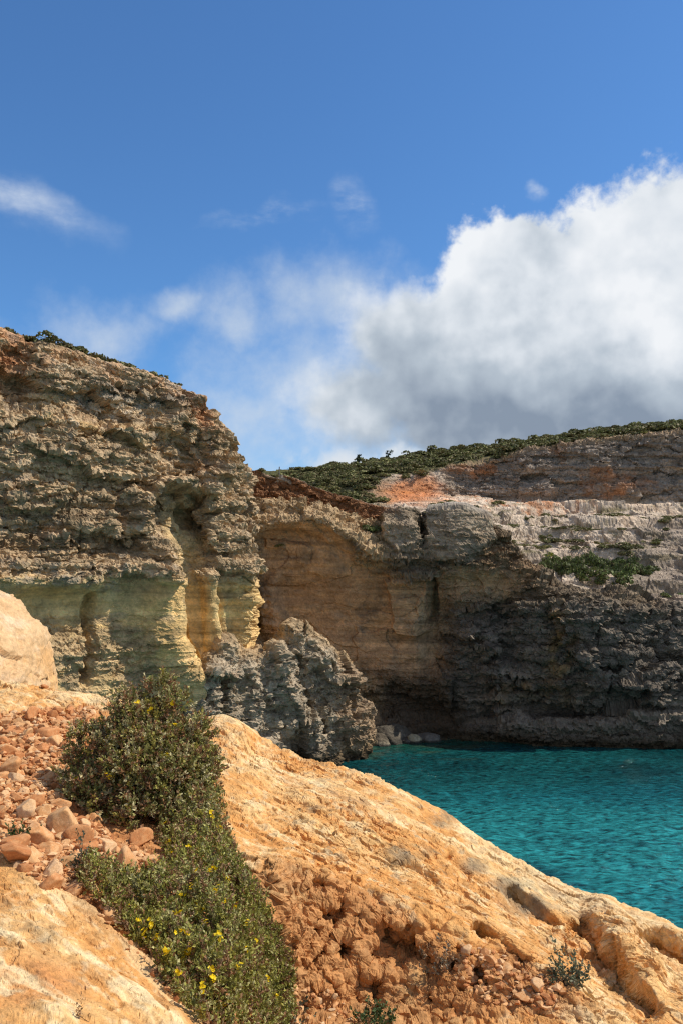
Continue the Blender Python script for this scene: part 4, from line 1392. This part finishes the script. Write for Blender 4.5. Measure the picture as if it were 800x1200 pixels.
# second relief on the surface itself: broken facets, pitting, grain
n_ = grid_normals(blur(blur(G2, 1.5, 0), 1.5, 1)).reshape(-1, 3)
P = G2.reshape(-1, 3)
Q = np.stack([P[:, 0] * 0.80 - P[:, 1] * 0.6, P[:, 0] * 0.6 + P[:, 1] * 0.80, P[:, 2]], 1)
patchy = sstep(-0.25, 0.3, fbm(P, 0.9, 3, 600)) * (1 - 0.8 * (1 - sstep(200, 300, px)) * sstep(1000, 1040, py))
d = rockm * (0.022 * patchy * facets(Q, (3.2, 6.0, 6.0), 601, 0.35) + 0.019 * (0.3 + 0.7 * patchy) * facets(Q, (9, 14, 14), 602, 0.35) + 0.0085 * (0.25 + 0.75 * patchy) * facets(P, 30, 603, 0.3))
d = d + (rockm * 0.010 + pit * 0.028) * fbm(P, 9.0, 5, 604, 0.62, 'ridge') + earth * (0.03 * facets(P, 9, 605, 0.3) + 0.012 * facets(P, 26, 606, 0.3))
d = d + pit * 0.012 * facets(P, 19, 608, 0.35)
hol_ = np.clip(HOL / 0.2, 0, 1)
d = d + hol_ * (0.035 * facets(P, 7, 613, 0.35) + 0.018 * facets(P, 17, 614, 0.35) + 0.02 * fbm(P, 6, 4, 615, 0.6, 'ridge'))
h1, h2, hc = voronoi(P + 0.012 * fbm(P, 12, 2, 610)[:, None], 13.0, 611)
d = d - rockm * 0.022 * sstep(0.36, 0.12, h1) * (hc > 0.62) * sstep(-0.1, 0.3, noise(P, 1.3, 612))
d = d * vis * sstep(9.0, 7.6, V)
G2 = G2 + (n_ * d[:, None]).reshape(G2.shape)
P = G2.reshape(-1, 3)
n1, n2, n3, n4 = fbm(P, 1.1, 5, 580, 0.6), lay, fbm(P, 5.0, 4, 586, 0.6), fbm(Q, (1.6, 6.5, 6.5), 4, 590, 0.6)
ORANGE = np.array([0.56, 0.285, 0.11])
c = np.broadcast_to(ORANGE, P.shape).copy()
c = mix(c, [0.62, 0.395, 0.20], sstep(-0.12, 0.28, n2 + 0.5 * n1))
c = mix(c, [0.70, 0.545, 0.355], sstep(0.05, 0.34, n4 + 0.35 * n1 + 0.12 * n3) * 0.85)
c = mix(c, [0.48, 0.22, 0.085], sstep(0.08, 0.35, n1 - 0.5 * n4 + 0.2 * n3) * 0.7)
c = mix(c, [0.70, 0.56, 0.38], sstep(40, 6, np.abs(py - np.interp(px, fp, [q[0] for q in sil]) - 10)) * sstep(-0.2, 0.25, n3 + n1) * 0.55)
c = mix(c, [0.33, 0.22, 0.14], sstep(0.17, 0.42, n3 + 0.55 * n1) * 0.6)
n5 = fbm(P, 16.0, 3, 594, 0.6)
c = mix(c, [0.76, 0.63, 0.46], rockm * sstep(0.05, 0.35, n5 + 0.5 * n4 + 0.3 * n1) * 0.45)
c = mix(c, [0.27, 0.19, 0.13], rockm * sstep(0.22, 0.45, n5 - 0.4 * n1 + 0.3 * n3) * 0.55)
gs = np.zeros(len(px))
for cx, cy, rx, ry in ((30, 1098, 26, 9), (55, 1108, 14, 6), (598, 1045, 26, 12), (625, 1058, 30, 14), (555, 1020, 16, 9), (470, 1010, 30, 8), (520, 960, 20, 7)):
    gs = np.maximum(gs, blob(pxw, pyw, cx, cy, rx, ry, 0.7))
c = mix(c, [0.19, 0.155, 0.125], gs * sstep(-0.25, 0.15, n3) * 0.75)
c = mix(c, [0.50, 0.20, 0.075], blob(pxw, pyw, 10, 1165, 90, 28, 0.7) * sstep(-0.2, 0.2, n2) * 0.8)
c = mix(c, [0.43, 0.21, 0.095], pit * 0.9)
c = mix(c, [0.33, 0.175, 0.09], pit * sstep(0.0, 0.35, n1 + 0.5 * n3) * 0.6)
c = mix(c, [0.56, 0.37, 0.2], pit * sstep(0.15, 0.4, n3) * 0.5)
ec = mix(np.broadcast_to(np.array([0.42, 0.19, 0.085]), P.shape), [0.52, 0.28, 0.14], sstep(-0.2, 0.3, n3))
c = mix(c, ec, earth)
edge_ = np.clip(1 - de / 26, 0, 1) * rockm * (px < 260) * (py > 990)
c = mix(c, [0.50, 0.27, 0.12], edge_ * 0.85)
sl = (1 - edge_) * (1 - sstep(200, 300, px)) * sstep(1000, 1030, py)
c = mix(c, [0.70, 0.56, 0.39], sl * sstep(0.05, 0.2, n4 + 0.5 * n1 + 0.25 * n3) * 0.75)
c = mix(c, [0.47, 0.24, 0.10], sl * sstep(0.12, 0.3, n1 - 0.6 * n4 + 0.2 * n3) * 0.7)
c = c * [1.11, 1.06, 0.86]
NEAR_G = G2
ROCK_NEAR = rock_material('sunlit_limestone', 1.0, 0.9, 0.85, 0.30, 0.014, 75.0, 0.15)
link('rock_slope', grid_mesh('rock_slope', G2, c, smooth=False), ROCK_NEAR, kind='structure')

# lookup of the near ground: a coarse copy for ray casts
sub = G2[90::3, ::3]
rr, cc_ = sub.shape[:2]
idx = np.arange(rr * cc_).reshape(rr, cc_)
qs = np.stack([idx[:-1, :-1], idx[1:, :-1], idx[1:, 1:], idx[:-1, 1:]], -1).reshape(-1, 4)
BV = BVHTree.FromPolygons(sub.reshape(-1, 3).tolist(), qs.tolist())
CAMV = Vector((0, 0, CAM_Z))


def ground(px_, py_):
    """Where the near ground lies in that direction: point, normal."""
    d = (Vector(at(px_, py_, 1.0)) - CAMV).normalized()
    h = BV.ray_cast(CAMV, d)
    return h[0], h[1]


def under(x, y):
    h = BV.ray_cast(Vector((x, y, 13.5)), Vector((0, 0, -1)))
    return h[0], h[1]


# ---- the big pale boulder at the left edge ---------------------------------------------
S = sphere_grid(420, 300)
D = S.reshape(-1, 3)
e = 4.5
nr = (np.abs(D[:, 0]) ** e + np.abs(D[:, 1]) ** e + np.abs(D[:, 2]) ** e) ** (1 / e)
Q0 = D / nr[:, None] * [1.45, 1.4, 1.05]
Q0[:, 2] -= 0.30 * np.clip(Q0[:, 0], -0.6, 1.6) * (Q0[:, 2] > -0.2)          # the top slopes down to the right
Q0[:, 0] += 0.10 * Q0[:, 2] * -1.0
nn = D * [1, 1, 1]
mid_, r6, fi = fbm(Q0, 0.9, 4, 700), fbm(Q0, 3.0, 5, 705, 0.55, 'ridge'), fbm(Q0, 11.0, 4, 710, 0.6)
flk = facets(Q0, (1.4, 1.4, 3.0), 715, 0.35) + 0.45 * facets(Q0, (4, 4, 7), 717, 0.35) + 0.2 * facets(Q0, (12, 12, 18), 718, 0.35)
hx1, _, hc = voronoi(Q0, 3.6, 716)
Q0 = Q0 + nn * (0.13 * mid_ + 0.022 * r6 + 0.008 * fi + 0.05 * flk - 0.05 * sstep(0.3, 0.1, hx1) * (hc > 0.8))[:, None]
n1, n2, n3 = fbm(Q0, 1.0, 5, 720, 0.6), fbm(Q0, (1.4, 1.4, 4.0), 5, 724, 0.6), fbm(Q0, 5, 4, 728, 0.6)
c = np.broadcast_to(np.array([0.60, 0.385, 0.20]), Q0.shape).copy()
c = mix(c, [0.68, 0.50, 0.32], sstep(-0.05, 0.3, n2))
c = mix(c, [0.62, 0.345, 0.14], sstep(0.05, 0.3, n1 + 0.3 * n3) * 0.8)
c = mix(c, [0.42, 0.24, 0.13], sstep(0.3, 0.5, n3 + 0.5 * n2) * 0.5)
ob = link('boulder', grid_mesh('boulder', Q0.reshape(300, 420, 3)[:, ::-1], c.reshape(300, 420, 3)[:, ::-1], wrap=True), ROCK_NEAR,
          label='huge pale orange boulder rising at the left edge behind the rubble', category='boulder')
pb = at(60, 740, 9.0)
ob.location = (pb[0] - 1.86, pb[1] + 0.5, at(0, 676, 9.0)[2] - 0.93)

# ---- loose stones ----------------------------------------------------------------------
STONE_MAT = rock_material('rubble_stone', 1.0, 0.9, 0.5, 0.26, 0.006, 60.0, 0.2)
pal = [((0.50, 0.235, 0.105), (0.58, 0.33, 0.17)), ((0.60, 0.37, 0.19), (0.68, 0.47, 0.28)), ((0.45, 0.20, 0.085), (0.55, 0.29, 0.14)), ((0.64, 0.43, 0.25), (0.70, 0.52, 0.35)), ((0.56, 0.30, 0.14), (0.64, 0.42, 0.24))]
STONES = []
for k in range(15):
    a, b_ = [tuple(np.array(q) * [0.98, 0.86, 0.72]) for q in pal[k % 5]]
    rng = np.random.default_rng(900 + k)
    me = boulder_mesh('stone', (1.0, rng.uniform(0.65, 0.95), rng.uniform(0.5, 0.8)), 900 + k, 44, 30, 16, 0.05, a, b_, flat=True)
    me.materials.append(STONE_MAT)
    STONES.append(me)
STONE_HI = []


def place_stone(me, px_, py_, wpx, label, group=None, lift=0.25, tilt=0.5):
    p, nr_ = ground(px_, py_)
    if p is None:
        return None
    dist = (p - CAMV).length
    r_ = wpx / 1000 * dist / 2
    o = bpy.data.objects.new('stone', me)
    COL.objects.link(o)
    o.location = p + Vector((0, 0, r_ * lift))
    o.rotation_euler = (random.uniform(-tilt, tilt), random.uniform(-tilt, tilt), random.uniform(0, 6.28))
    o.scale = (r_ * 1.12,) * 3
    o['label'], o['category'] = label, 'stone'
    if group:
        o['group'] = group
    return o


big_st = [  # picture place, width, tone, what sets it apart
 (75, 968, 42, 1, 'broad cream-topped stone in the middle of the rubble heap, beside the bush'),
 (100, 968, 20, 3, 'small pale stone tucked behind the broad cream-topped stone'),
 (94, 982, 34, 0, 'flat reddish stone in shade in front of the broad cream-topped stone'),
 (124, 992, 34, 3, 'whitest stone of the heap, at the edge of the low bush'),
 (103, 995, 30, 2, 'dark red stone wedged next to the whitest stone'),
 (68, 943, 30, 4, 'orange stone leaning on the upper left edge of the round bush'),
 (52, 955, 24, 1, 'orange block right above the pale speckled stone'),
 (30, 952, 34, 3, 'pale speckled stone near the middle of the rubble'),
 (165, 985, 30, 0, 'red stone set apart in the foliage between the two bushes'),
 (146, 1012, 40, 4, 'wide orange stone at the right end of the heap'),
 (176, 1010, 30, 1, 'light-topped block at the right end of the heap, in front of the bush'),
 (186, 1018, 34, 2, 'dark red block at the far right end of the heap'),
 (117, 1016, 22, 3, 'small upright pale stone at the lower edge of the heap'),
 (86, 1010, 36, 1, 'rounded orange stone above the sprig at the lower edge of the heap'),
 (62, 1022, 36, 3, 'flat-topped pale stone overhanging the smooth slab'),
 (64, 1034, 44, 0, 'long reddish stone lying along the edge of the smooth slab'),
 (88, 1044, 24, 4, 'small orange stone at the tip of the heap on the smooth slab'),
 (42, 978, 44, 4, 'long orange stone across the middle of the heap'),
 (14, 990, 36, 0, 'reddish stone at the left edge of the lower heap'),
 (18, 1002, 44, 2, 'long dark stone at the left edge, resting on the smooth slab'),
 (60, 998, 34, 4, 'tilted orange stone in the lower heap between pale ones'),
 (37, 1008, 30, 1, 'light orange stone on the edge of the smooth slab'),
 (132, 1076, 32, 1, 'lone stone lower down between the smooth slab and the low bush'),
 (122, 1062, 18, 3, 'small pale stone above the lone stone by the low bush'),
 (128, 925, 20, 1, 'orange stone showing through the leaves of the round bush'),
 (52, 805, 11, 2, 'small dark red stone lying on the pale ledge below the huge boulder'),
 (36, 838, 24, 0, 'dark red stone at the top edge of the rubble'),
 (62, 838, 16, 2, 'small red stone at the top edge of the rubble near the bush'),
 (57, 860, 30, 0, 'wide reddish stone in the upper rubble'),
 (68, 869, 30, 1, 'flat light stone just below the wide reddish stone'),
 (12, 900, 32, 4, 'orange stone at the left edge, halfway up the rubble'),
]
taken = []
for x, y, w, k, lab in big_st:
    o = place_stone(STONES[(k + 5 * (len(taken) % 3))], x, y + w * 0.12, w * 0.98, lab, 'stones of the rubble heap', 0.25, 0.4)
    taken.append((x, y, w))
rng = np.random.default_rng(77)
ZONE = [(-25, 838), (60, 832), (112, 830), (95, 880), (78, 930), (75, 955), (112, 962), (140, 990), (190, 1005), (192, 1030), (140, 1030), (100, 1045), (60, 1042), (0, 1004), (-25, 995)]
cand = []
n_s = 0
tries = 0
while n_s < 255 and tries < 9000:
    tries += 1
    x, y = rng.uniform(-25, 195), rng.uniform(830, 1046)
    if not inside(np.array([x]), np.array([y]), ZONE)[0]:
        continue
    w = 8 + 20 * rng.random() ** 1.6 * (0.55 + 0.45 * (y - 830) / 200)
    if any((x - a) ** 2 + ((y - b_) * 1.5) ** 2 < (0.36 * (w + c_)) ** 2 for a, b_, c_ in taken):
        continue
    taken.append((x, y, w))
    k = int(rng.integers(0, 15))
    lab = ['orange rubble stone in the gully beside the round bush', 'light orange rubble stone in the gully beside the round bush', 'dark red rubble stone in the gully beside the round bush', 'pale cream rubble stone in the gully beside the round bush', 'tawny rubble stone in the gully beside the round bush'][k % 5]
    place_stone(STONES[k], x, y, w * 1.05, lab, ['orange', 'light orange', 'dark red', 'pale cream', 'tawny'][k % 5] + ' stones of the rubble', 0.12, 0.6)
    n_s += 1
# pebbles and chips nobody could count: one object
pv_, pf_, pc_ = [], [], []
ico = bmesh.new()
bmesh.ops.create_icosphere(ico, subdivisions=1, radius=1)
iv = np.array([v.co[:] for v in ico.verts])
ifc = np.array([[v.index for v in f.verts] for f in ico.faces])
ico.free()
n_p, tries, off = 0, 0, 0
GZ = ZONE
CHIPS = [(540, 1105), (570, 1112), (630, 1140), (660, 1165), (650, 1185), (580, 1180), (530, 1150)]
CHIPS2 = [(110, 1062), (140, 1085), (180, 1128), (250, 1200), (240, 1206), (165, 1132), (120, 1085)]
CHIPS3 = [(335, 1160), (370, 1150), (420, 1190), (420, 1225), (330, 1225)]
while n_p < 3200 and tries < 30000:
    tries += 1
    z_ = rng.random()
    zone, bx0 = (GZ, (-25, 195, 830, 1046)) if z_ < 0.86 else (CHIPS, (530, 665, 1105, 1190)) if z_ < 0.925 else (CHIPS2, (105, 255, 1060, 1206)) if z_ < 0.97 else (CHIPS3, (330, 425, 1150, 1225))
    x, y = rng.uniform(*bx0[:2]), rng.uniform(*bx0[2:])
    if not inside(np.array([x]), np.array([y]), zone)[0]:
        continue
    p, nn_ = ground(x, y)
    if p is None:
        continue
    r_ = (p - CAMV).length / 1000 * rng.uniform(1.4, 5.2)  * (1.2 if rng.random() < 0.08 else 0.9)
    v = iv * (1 + 0.28 * rng.normal(size=(len(iv), 1))) * [1, rng.uniform(0.6, 1), rng.uniform(0.45, 0.8)]
    an = rng.uniform(0, 6.28)
    ca, sa = math.cos(an), math.sin(an)
    v = v @ np.array([[ca, sa, 0], [-sa, ca, 0], [0, 0, 1]])
    pv_.append(v * r_ + np.array(p) + [0, 0, r_ * 0.3])
    pf_.append(ifc + off)
    off += len(iv)
    a, b_ = [np.array(q) * [0.97, 0.85, 0.72] for q in pal[int(rng.integers(0, 5))]]
    t_ = rng.random()
    pc_.append(np.repeat((np.array(a) * (1 - t_) + np.array(b_) * t_)[None] * rng.uniform(0.8, 1.1), len(iv), 0))
    n_p += 1
link('rubble', poly_mesh('rubble', np.concatenate(pv_), np.concatenate(pf_), False, np.concatenate(pc_)), STONE_MAT, kind='stuff', label='orange pebbles and chips of stone among the rubble and in the hollows', category='rubble')
for x, y, w, k, lab in ((168, 1118, 18, 0, 'dark red stone on the edge between the smooth slab and the low bush'), (150, 1094, 14, 4, 'small tawny stone just below the lone stone by the low bush'), (205, 1158, 16, 1, 'light orange stone lowest along the edge of the low bush'), (545, 1118, 26, 3, 'pale stone lying in the hollow under the overhanging ledge'), (590, 1140, 30, 1, 'light slab of stone lying in front of the small grey-green plant'), (630, 1158, 26, 3, 'pale flat stone left of the small grey-green plant'), (612, 1172, 24, 4, 'orange stone below the light slab, near the small plant'), (340, 1178, 22, 1, 'light stone at the lower right tip of the low bush'), (575, 1128, 20, 4, 'small orange stone behind the light slab')):
    place_stone(STONES[k + 5], x, y, w * 0.75, lab, 'stones in the hollow of the near slope', 0.3, 0.4)

# ------------------------------------------------------------------ the flowering bushes
LEAF = leaf_material('bush_leaves', 0.22, 0.5, 0.0)
TWIG = plain_material('bush_twigs', (0.16, 0.10, 0.06), 0.85, 0.3, 40)
PETAL = leaf_material('yellow_petals', 0.3, 0.45, 0.0)


def leaves(c0, axis, L_, w_, col_, rng):
    """Folded pointed leaves: six-vertex blades with a kink along the middle."""
    n = len(c0)
    a = axis / np.linalg.norm(axis, axis=1, keepdims=True)
    s_ = np.cross(a, rng.normal(size=(n, 3)))
    s_ /= np.linalg.norm(s_, axis=1, keepdims=True)
    up = np.cross(s_, a)
    L_, w_ = L_[:, None], w_[:, None]
    v0 = c0
    v1 = c0 + a * L_ * 0.5 + s_ * w_ + up * w_ * 0.45
    v2 = c0 + a * L_ + up * L_ * 0.12
    v3 = c0 + a * L_ * 0.5 - s_ * w_ + up * w_ * 0.45
    v4 = c0 + a * L_ * 0.55
    Vx = np.stack([v0, v1, v2, v3, v4], 1).reshape(-1, 3)
    base = np.arange(n)[:, None] * 5
    Fx = np.concatenate([base + [0, 1, 4], base + [1, 2, 4], base + [0, 4, 3], base + [4, 2, 3]], 0)
    return Vx, Fx, np.repeat(col_, 5, 0)


LC = np.array([(0.26, 0.25, 0.075), (0.33, 0.305, 0.11), (0.41, 0.37, 0.165), (0.21, 0.21, 0.06), (0.50, 0.44, 0.24), (0.34, 0.295, 0.07)])
LC_LOW = np.array([(0.26, 0.25, 0.055), (0.32, 0.31, 0.075), (0.38, 0.36, 0.12), (0.22, 0.22, 0.05), (0.45, 0.41, 0.18), (0.33, 0.295, 0.06)])
RC = np.array([(0.33, 0.165, 0.075), (0.26, 0.15, 0.075), (0.37, 0.24, 0.13)])


def sprigs(base, axis, rng, nl=13, L=(0.020, 0.036), spread=0.9, brown=0.14, length=0.07):
    """Leafy shoots: leaves set round short stems."""
    n = len(base)
    a = axis / np.linalg.norm(axis, axis=1, keepdims=True)
    ln = length * rng.uniform(0.6, 1.3, n)
    t = np.tile((np.arange(nl) / (nl - 1)), n)
    rp = np.repeat(np.arange(n), nl)
    c0 = base[rp] + a[rp] * (ln[rp] * t)[:, None]
    ax = a[rp] * (0.35 + 0.5 * t)[:, None] + spread * rng.normal(size=(n * nl, 3)) * 0.6
    ll = rng.uniform(*L, n * nl) * (1 - 0.25 * t)
    tone = rng.integers(0, len(LC), n)
    cc = LC[tone][rp] * rng.uniform(0.7, 1.35, (n * nl, 1))
    br = (rng.random(n) < brown)[rp] | (rng.random(n * nl) < brown * 0.5)
    cc = np.where(br[:, None], RC[rng.integers(0, 3, n * nl)] * rng.uniform(0.7, 1.2, (n * nl, 1)), cc)
    return leaves(c0, ax, ll, ll * rng.uniform(0.24, 0.36, n * nl), cc, rng)


def twigs_mesh(starts, ends, r0, r1):
    V_, F_ = [], []
    for s0, s1 in zip(starts, ends):
        mid_p = (Vector(s0) + Vector(s1)) / 2 + Vector(np.random.default_rng(len(V_)).normal(size=3) * 0.02)
        v, f = tube('', [s0, mid_p, s1], [r0, (r0 + r1) / 2, r1], 5)
        o_ = len(V_)
        V_ += v
        F_ += [tuple(i + o_ for i in q) for q in f]
    return poly_mesh('stems', np.array([v[:] for v in V_]), F_, True)


def flower_mesh(seed):
    rng = np.random.default_rng(seed)
    V_, F_, C_ = [], [], []
    for h in range(int(rng.integers(3, 6))):
        c_ = rng.normal(size=3) * 0.011
        up = np.array([0.15, -0.5, 0.85]) + rng.normal(size=3) * 0.35
        up /= np.linalg.norm(up)
        s_ = np.cross(up, [1, 0.3, 0.2])
        s_ /= np.linalg.norm(s_)
        t_ = np.cross(up, s_)
        for k in range(5):
            an = 2 * math.pi * k / 5 + rng.uniform(-0.15, 0.15)
            d = math.cos(an) * s_ + math.sin(an) * t_
            e_ = -math.sin(an) * s_ + math.cos(an) * t_
            L = rng.uniform(0.011, 0.015)
            b0 = len(V_)
            V_ += [c_, c_ + d * L * 0.6 + e_ * L * 0.42 + up * L * 0.3, c_ + d * L + up * L * 0.35, c_ + d * L * 0.6 - e_ * L * 0.42 + up * L * 0.3]
            F_.append((b0, b0 + 1, b0 + 2, b0 + 3))
            C_ += [np.array([0.85, 0.62, 0.015]) * rng.uniform(0.8, 1.1)] * 4
    return poly_mesh('flower', np.array(V_), F_, False, np.array(C_))


FLOWERS = [flower_mesh(k) for k in range(6)]
for m_ in FLOWERS:
    m_.materials.append(PETAL)


def add_flowers(root, pts, inv):
    for k, (p, s_) in enumerate(pts):
        o = bpy.data.objects.new('flower', FLOWERS[k % 6])
        COL.objects.link(o)
        o.parent = root
        o.location = Vector(p) - inv
        o.rotation_euler = (random.uniform(-.3, .3), random.uniform(-.3, .3), random.uniform(0, 6.28))
        o.scale = (s_, s_, s_)


# the round bush -------------------------------------------------------------------------
rng = np.random.default_rng(5)
gp, _ = ground(168, 930)
cen = np.array([at(168, 900, 5.75)[0], 5.75, 0])
gz, _ = under(cen[0], cen[1])
cen[2] = gz[2]
R_ = np.array([0.44, 0.46, 0.69])
lobes = []
for k in range(46):
    th = rng.uniform(0, 2 * math.pi)
    ph = math.acos(rng.uniform(0.0, 1.0))
    d = np.array([math.sin(ph) * math.cos(th), math.sin(ph) * math.sin(th), math.cos(ph)])
    sh_k = 1.0 - 0.25 * max(0, d[2] - 0.5)
    lobes.append((cen + d * R_ * rng.uniform(0.62, 0.86) * sh_k + [0.02 * d[2], 0, 0], rng.uniform(0.11, 0.19)))
# shape it like the photo: the crown leans to the right, a skirt runs out to the left
for x, y, d_, r_ in ((100, 935, 5.5, 0.13), (92, 905, 5.7, 0.13), (98, 870, 5.9, 0.12), (120, 950, 5.4, 0.14), (230, 930, 5.6, 0.13), (236, 895, 5.7, 0.12), (228, 860, 5.8, 0.12), (185, 812, 5.85, 0.09), (205, 830, 5.8, 0.11), (150, 830, 5.8, 0.11), (160, 960, 5.3, 0.13), (205, 955, 5.4, 0.12), (240, 945, 5.4, 0.10), (248, 968, 5.25, 0.09), (222, 965, 5.3, 0.11), (190, 803, 5.85, 0.06)):
    lobes.append((at(x, y, d_), r_))
root = bpy.data.objects.new('bush', None)
COL.objects.link(root)
root.location = cen
root['label'], root['category'] = 'tall round brownish-green bush with a few yellow flowers beside the rubble', 'bush'
Bs, As = [], []
for (c_, r_) in lobes:
    k = int(112 * (r_ / 0.15) ** 2)
    d = rng.normal(size=(k, 3))
    d /= np.linalg.norm(d, axis=1, keepdims=True)
    d[:, 2] = np.where(d[:, 2] < -0.35, -d[:, 2], d[:, 2])
    Bs.append(c_ + d * r_ * rng.uniform(0.55, 0.95, (k, 1)))
    As.append(d + np.array([0, 0, 0.55]) + 0.35 * rng.normal(size=(k, 3)))
Bs, As = np.concatenate(Bs), np.concatenate(As)
V_, F_, C_ = sprigs(Bs, As, rng, 13, brown=0.22, length=0.065)
link('foliage', poly_mesh('foliage', V_ - cen, F_, False, C_), LEAF, root)
st_i = rng.choice(len(Bs), 260, replace=False)
link('stems', twigs_mesh([cen + (b - cen) * [0.25, 0.25, 0.1] - cen for b in Bs[st_i]], [b - cen for b in Bs[st_i]], 0.006, 0.002), TWIG, root)
BB = BVHTree.FromPolygons(V_.tolist(), F_.tolist())


def on_bush(bv, x, y):
    d = (Vector(at(x, y, 1.0)) - CAMV).normalized()
    h = bv.ray_cast(CAMV, d)
    return None if h[0] is None else h[0] - d * 0.02


fl_px = [(162, 825), (156, 852), (168, 863), (205, 848), (195, 888), (90, 913), (202, 826), (176, 830), (128, 908)]
add_flowers(root, [(p, 0.95) for p in (on_bush(BB, x, y) for x, y in fl_px) if p is not None], Vector(cen))

# the sprawling bush below it -------------------------------------------------------------
MAT_P = [(205, 950), (240, 925), (262, 975), (295, 1030), (322, 1085), (343, 1150), (344, 1195), (330, 1235), (262, 1220), (215, 1172), (172, 1115), (132, 1066), (98, 1042), (92, 1018), (104, 1008), (140, 1026), (190, 1032), (196, 1000), (180, 975)]
rng = np.random.default_rng(9)
Bs, As, Gs = [], [], []
de_poly = MAT_P + [MAT_P[0]]
xs, ys = rng.uniform(85, 350, 13000), rng.uniform(915, 1240, 13000)
ok = inside(xs, ys, MAT_P)
xs, ys = xs[ok][:5200], ys[ok][:5200]
dd, _, _ = poly_dist(xs, ys, de_poly)
lump = noise(np.stack([xs / 34, ys / 30, 0 * xs], 1), 1.0, 950)
for x, y, d_, lu in zip(xs, ys, dd, lump):
    p, nr_ = ground(x, y + 8)
    if p is None:
        continue
    hgt = (0.04 + 0.13 * min(1, d_ / 26)) * (1 + 0.9 * lu) * rng.uniform(0.25, 1.0)
    Gs.append(p)
    Bs.append(np.array(p) + [0, 0, max(0.01, hgt)])
    As.append(np.array([rng.normal() * 0.5, -0.25 + rng.normal() * 0.5, 0.9]))
Bs, As, Gs = np.array(Bs), np.array(As), np.array(Gs)
cen2 = Gs.mean(0)
root2 = bpy.data.objects.new('bush', None)
COL.objects.link(root2)
root2.location = cen2
root2['label'], root2['category'] = 'sprawling low green bush dotted with many yellow flowers, running down between the rocks', 'bush'
LC = LC_LOW
V_, F_, C_ = sprigs(Bs, As, rng, 12, L=(0.014, 0.027), brown=0.16, length=0.055)
link('foliage', poly_mesh('foliage', V_ - cen2, F_, False, C_), LEAF, root2)
st_i = rng.choice(len(Bs), 300, replace=False)
link('stems', twigs_mesh(Gs[st_i] - cen2 - [0, 0, 0.01], Bs[st_i] - cen2, 0.004, 0.0015), TWIG, root2)
BB2 = BVHTree.FromPolygons(V_.tolist(), F_.tolist())
fl2 = [(225, 940), (231, 937), (247, 938), (249, 950), (248, 944), (228, 948), (196, 964), (222, 992), (198, 985), (236, 1006), (248, 1016), (241, 1012), (252, 1019), (245, 1022), (225, 1036), (253, 1040), (265, 1056), (238, 1067), (211, 1070), (205, 1072), (163, 1077), (177, 1081), (211, 1090), (240, 1082), (218, 1094), (257, 1095), (259, 1098), (289, 1079), (287, 1110), (218, 1121), (210, 1139), (249, 1137), (250, 1143), (315, 1145), (258, 968), (229, 1060), (200, 1000), (250, 958), (276, 1002), (222, 1110), (150, 1062), (185, 1100), (232, 1020), (268, 1030), (300, 1100), (280, 1130), (325, 1165), (236, 1160), (262, 1180), (295, 1190), (196, 1118), (170, 1090), (276, 1060), (214, 1048)]
add_flowers(root2, [(p, random.uniform(0.62, 0.9)) for p in (on_bush(BB2, x, y) for x, y in fl2) if p is not None], Vector(cen2))


# small plants of the near rocks ----------------------------------------------------------
def small_plant(px_, py_, wpx, hpx, label, colours, n=60, brown=0.1, L=(0.014, 0.028), name='plant'):
    rng = np.random.default_rng(int(px_ * 7 + py_))
    p, _ = ground(px_, py_)
    if p is None:
        return
    k = (p - CAMV).length / 1000
    b_ = np.stack([rng.normal(0, wpx * k * 0.27, n), rng.normal(0, wpx * k * 0.27, n), np.abs(rng.normal(0, hpx * k * 0.32, n))], 1)
    r_ = bpy.data.objects.new(name, None)
    COL.objects.link(r_)
    r_.location = p
    r_['label'], r_['category'] = label, 'plant'
    global LC
    keep = LC
    LC = np.array(colours)
    V_, F_, C_ = sprigs(b_, b_ * [1, 1, 0.2] + [0, 0, 0.1], rng, 10, L=L, brown=brown, length=0.045)
    LC = keep
    link('foliage', poly_mesh('foliage', V_, F_, False, C_), LEAF, r_)
    link('stems', twigs_mesh(b_[:24] * [0.2, 0.2, 0] - [0, 0, 0.01], b_[:24], 0.003, 0.0012), TWIG, r_)


SAGE = ((0.13, 0.15, 0.09), (0.10, 0.12, 0.07), (0.16, 0.17, 0.11))
GRN = ((0.06, 0.10, 0.03), (0.09, 0.13, 0.05))
small_plant(664, 1152, 36, 36, 'small grey-green plant under the rock ledge on the near slope', SAGE, 70)
small_plant(96, 1022, 22, 34, 'thin grey sprig at the lower edge of the rubble heap', SAGE, 36)
small_plant(24, 982, 18, 14, 'tiny green seedling among the rubble stones', GRN, 14)
small_plant(438, 1197, 40, 10, 'low green tuft at the foot of the pitted rock', GRN, 50)
small_plant(516, 1140, 34, 30, 'dry brown-grey twiggy tuft under the rock ledge', ((0.16, 0.13, 0.09), (0.2, 0.17, 0.12)), 40, 0.5)
small_plant(330, 1196, 40, 20, 'pale green trailing shoots at the lower tip of the low bush', SAGE, 50)
small_plant(93, 1194, 6, 12, 'tiny dark dry sprout on the smooth slab', ((0.06, 0.04, 0.025),), 5, 0.8, (0.006, 0.012))
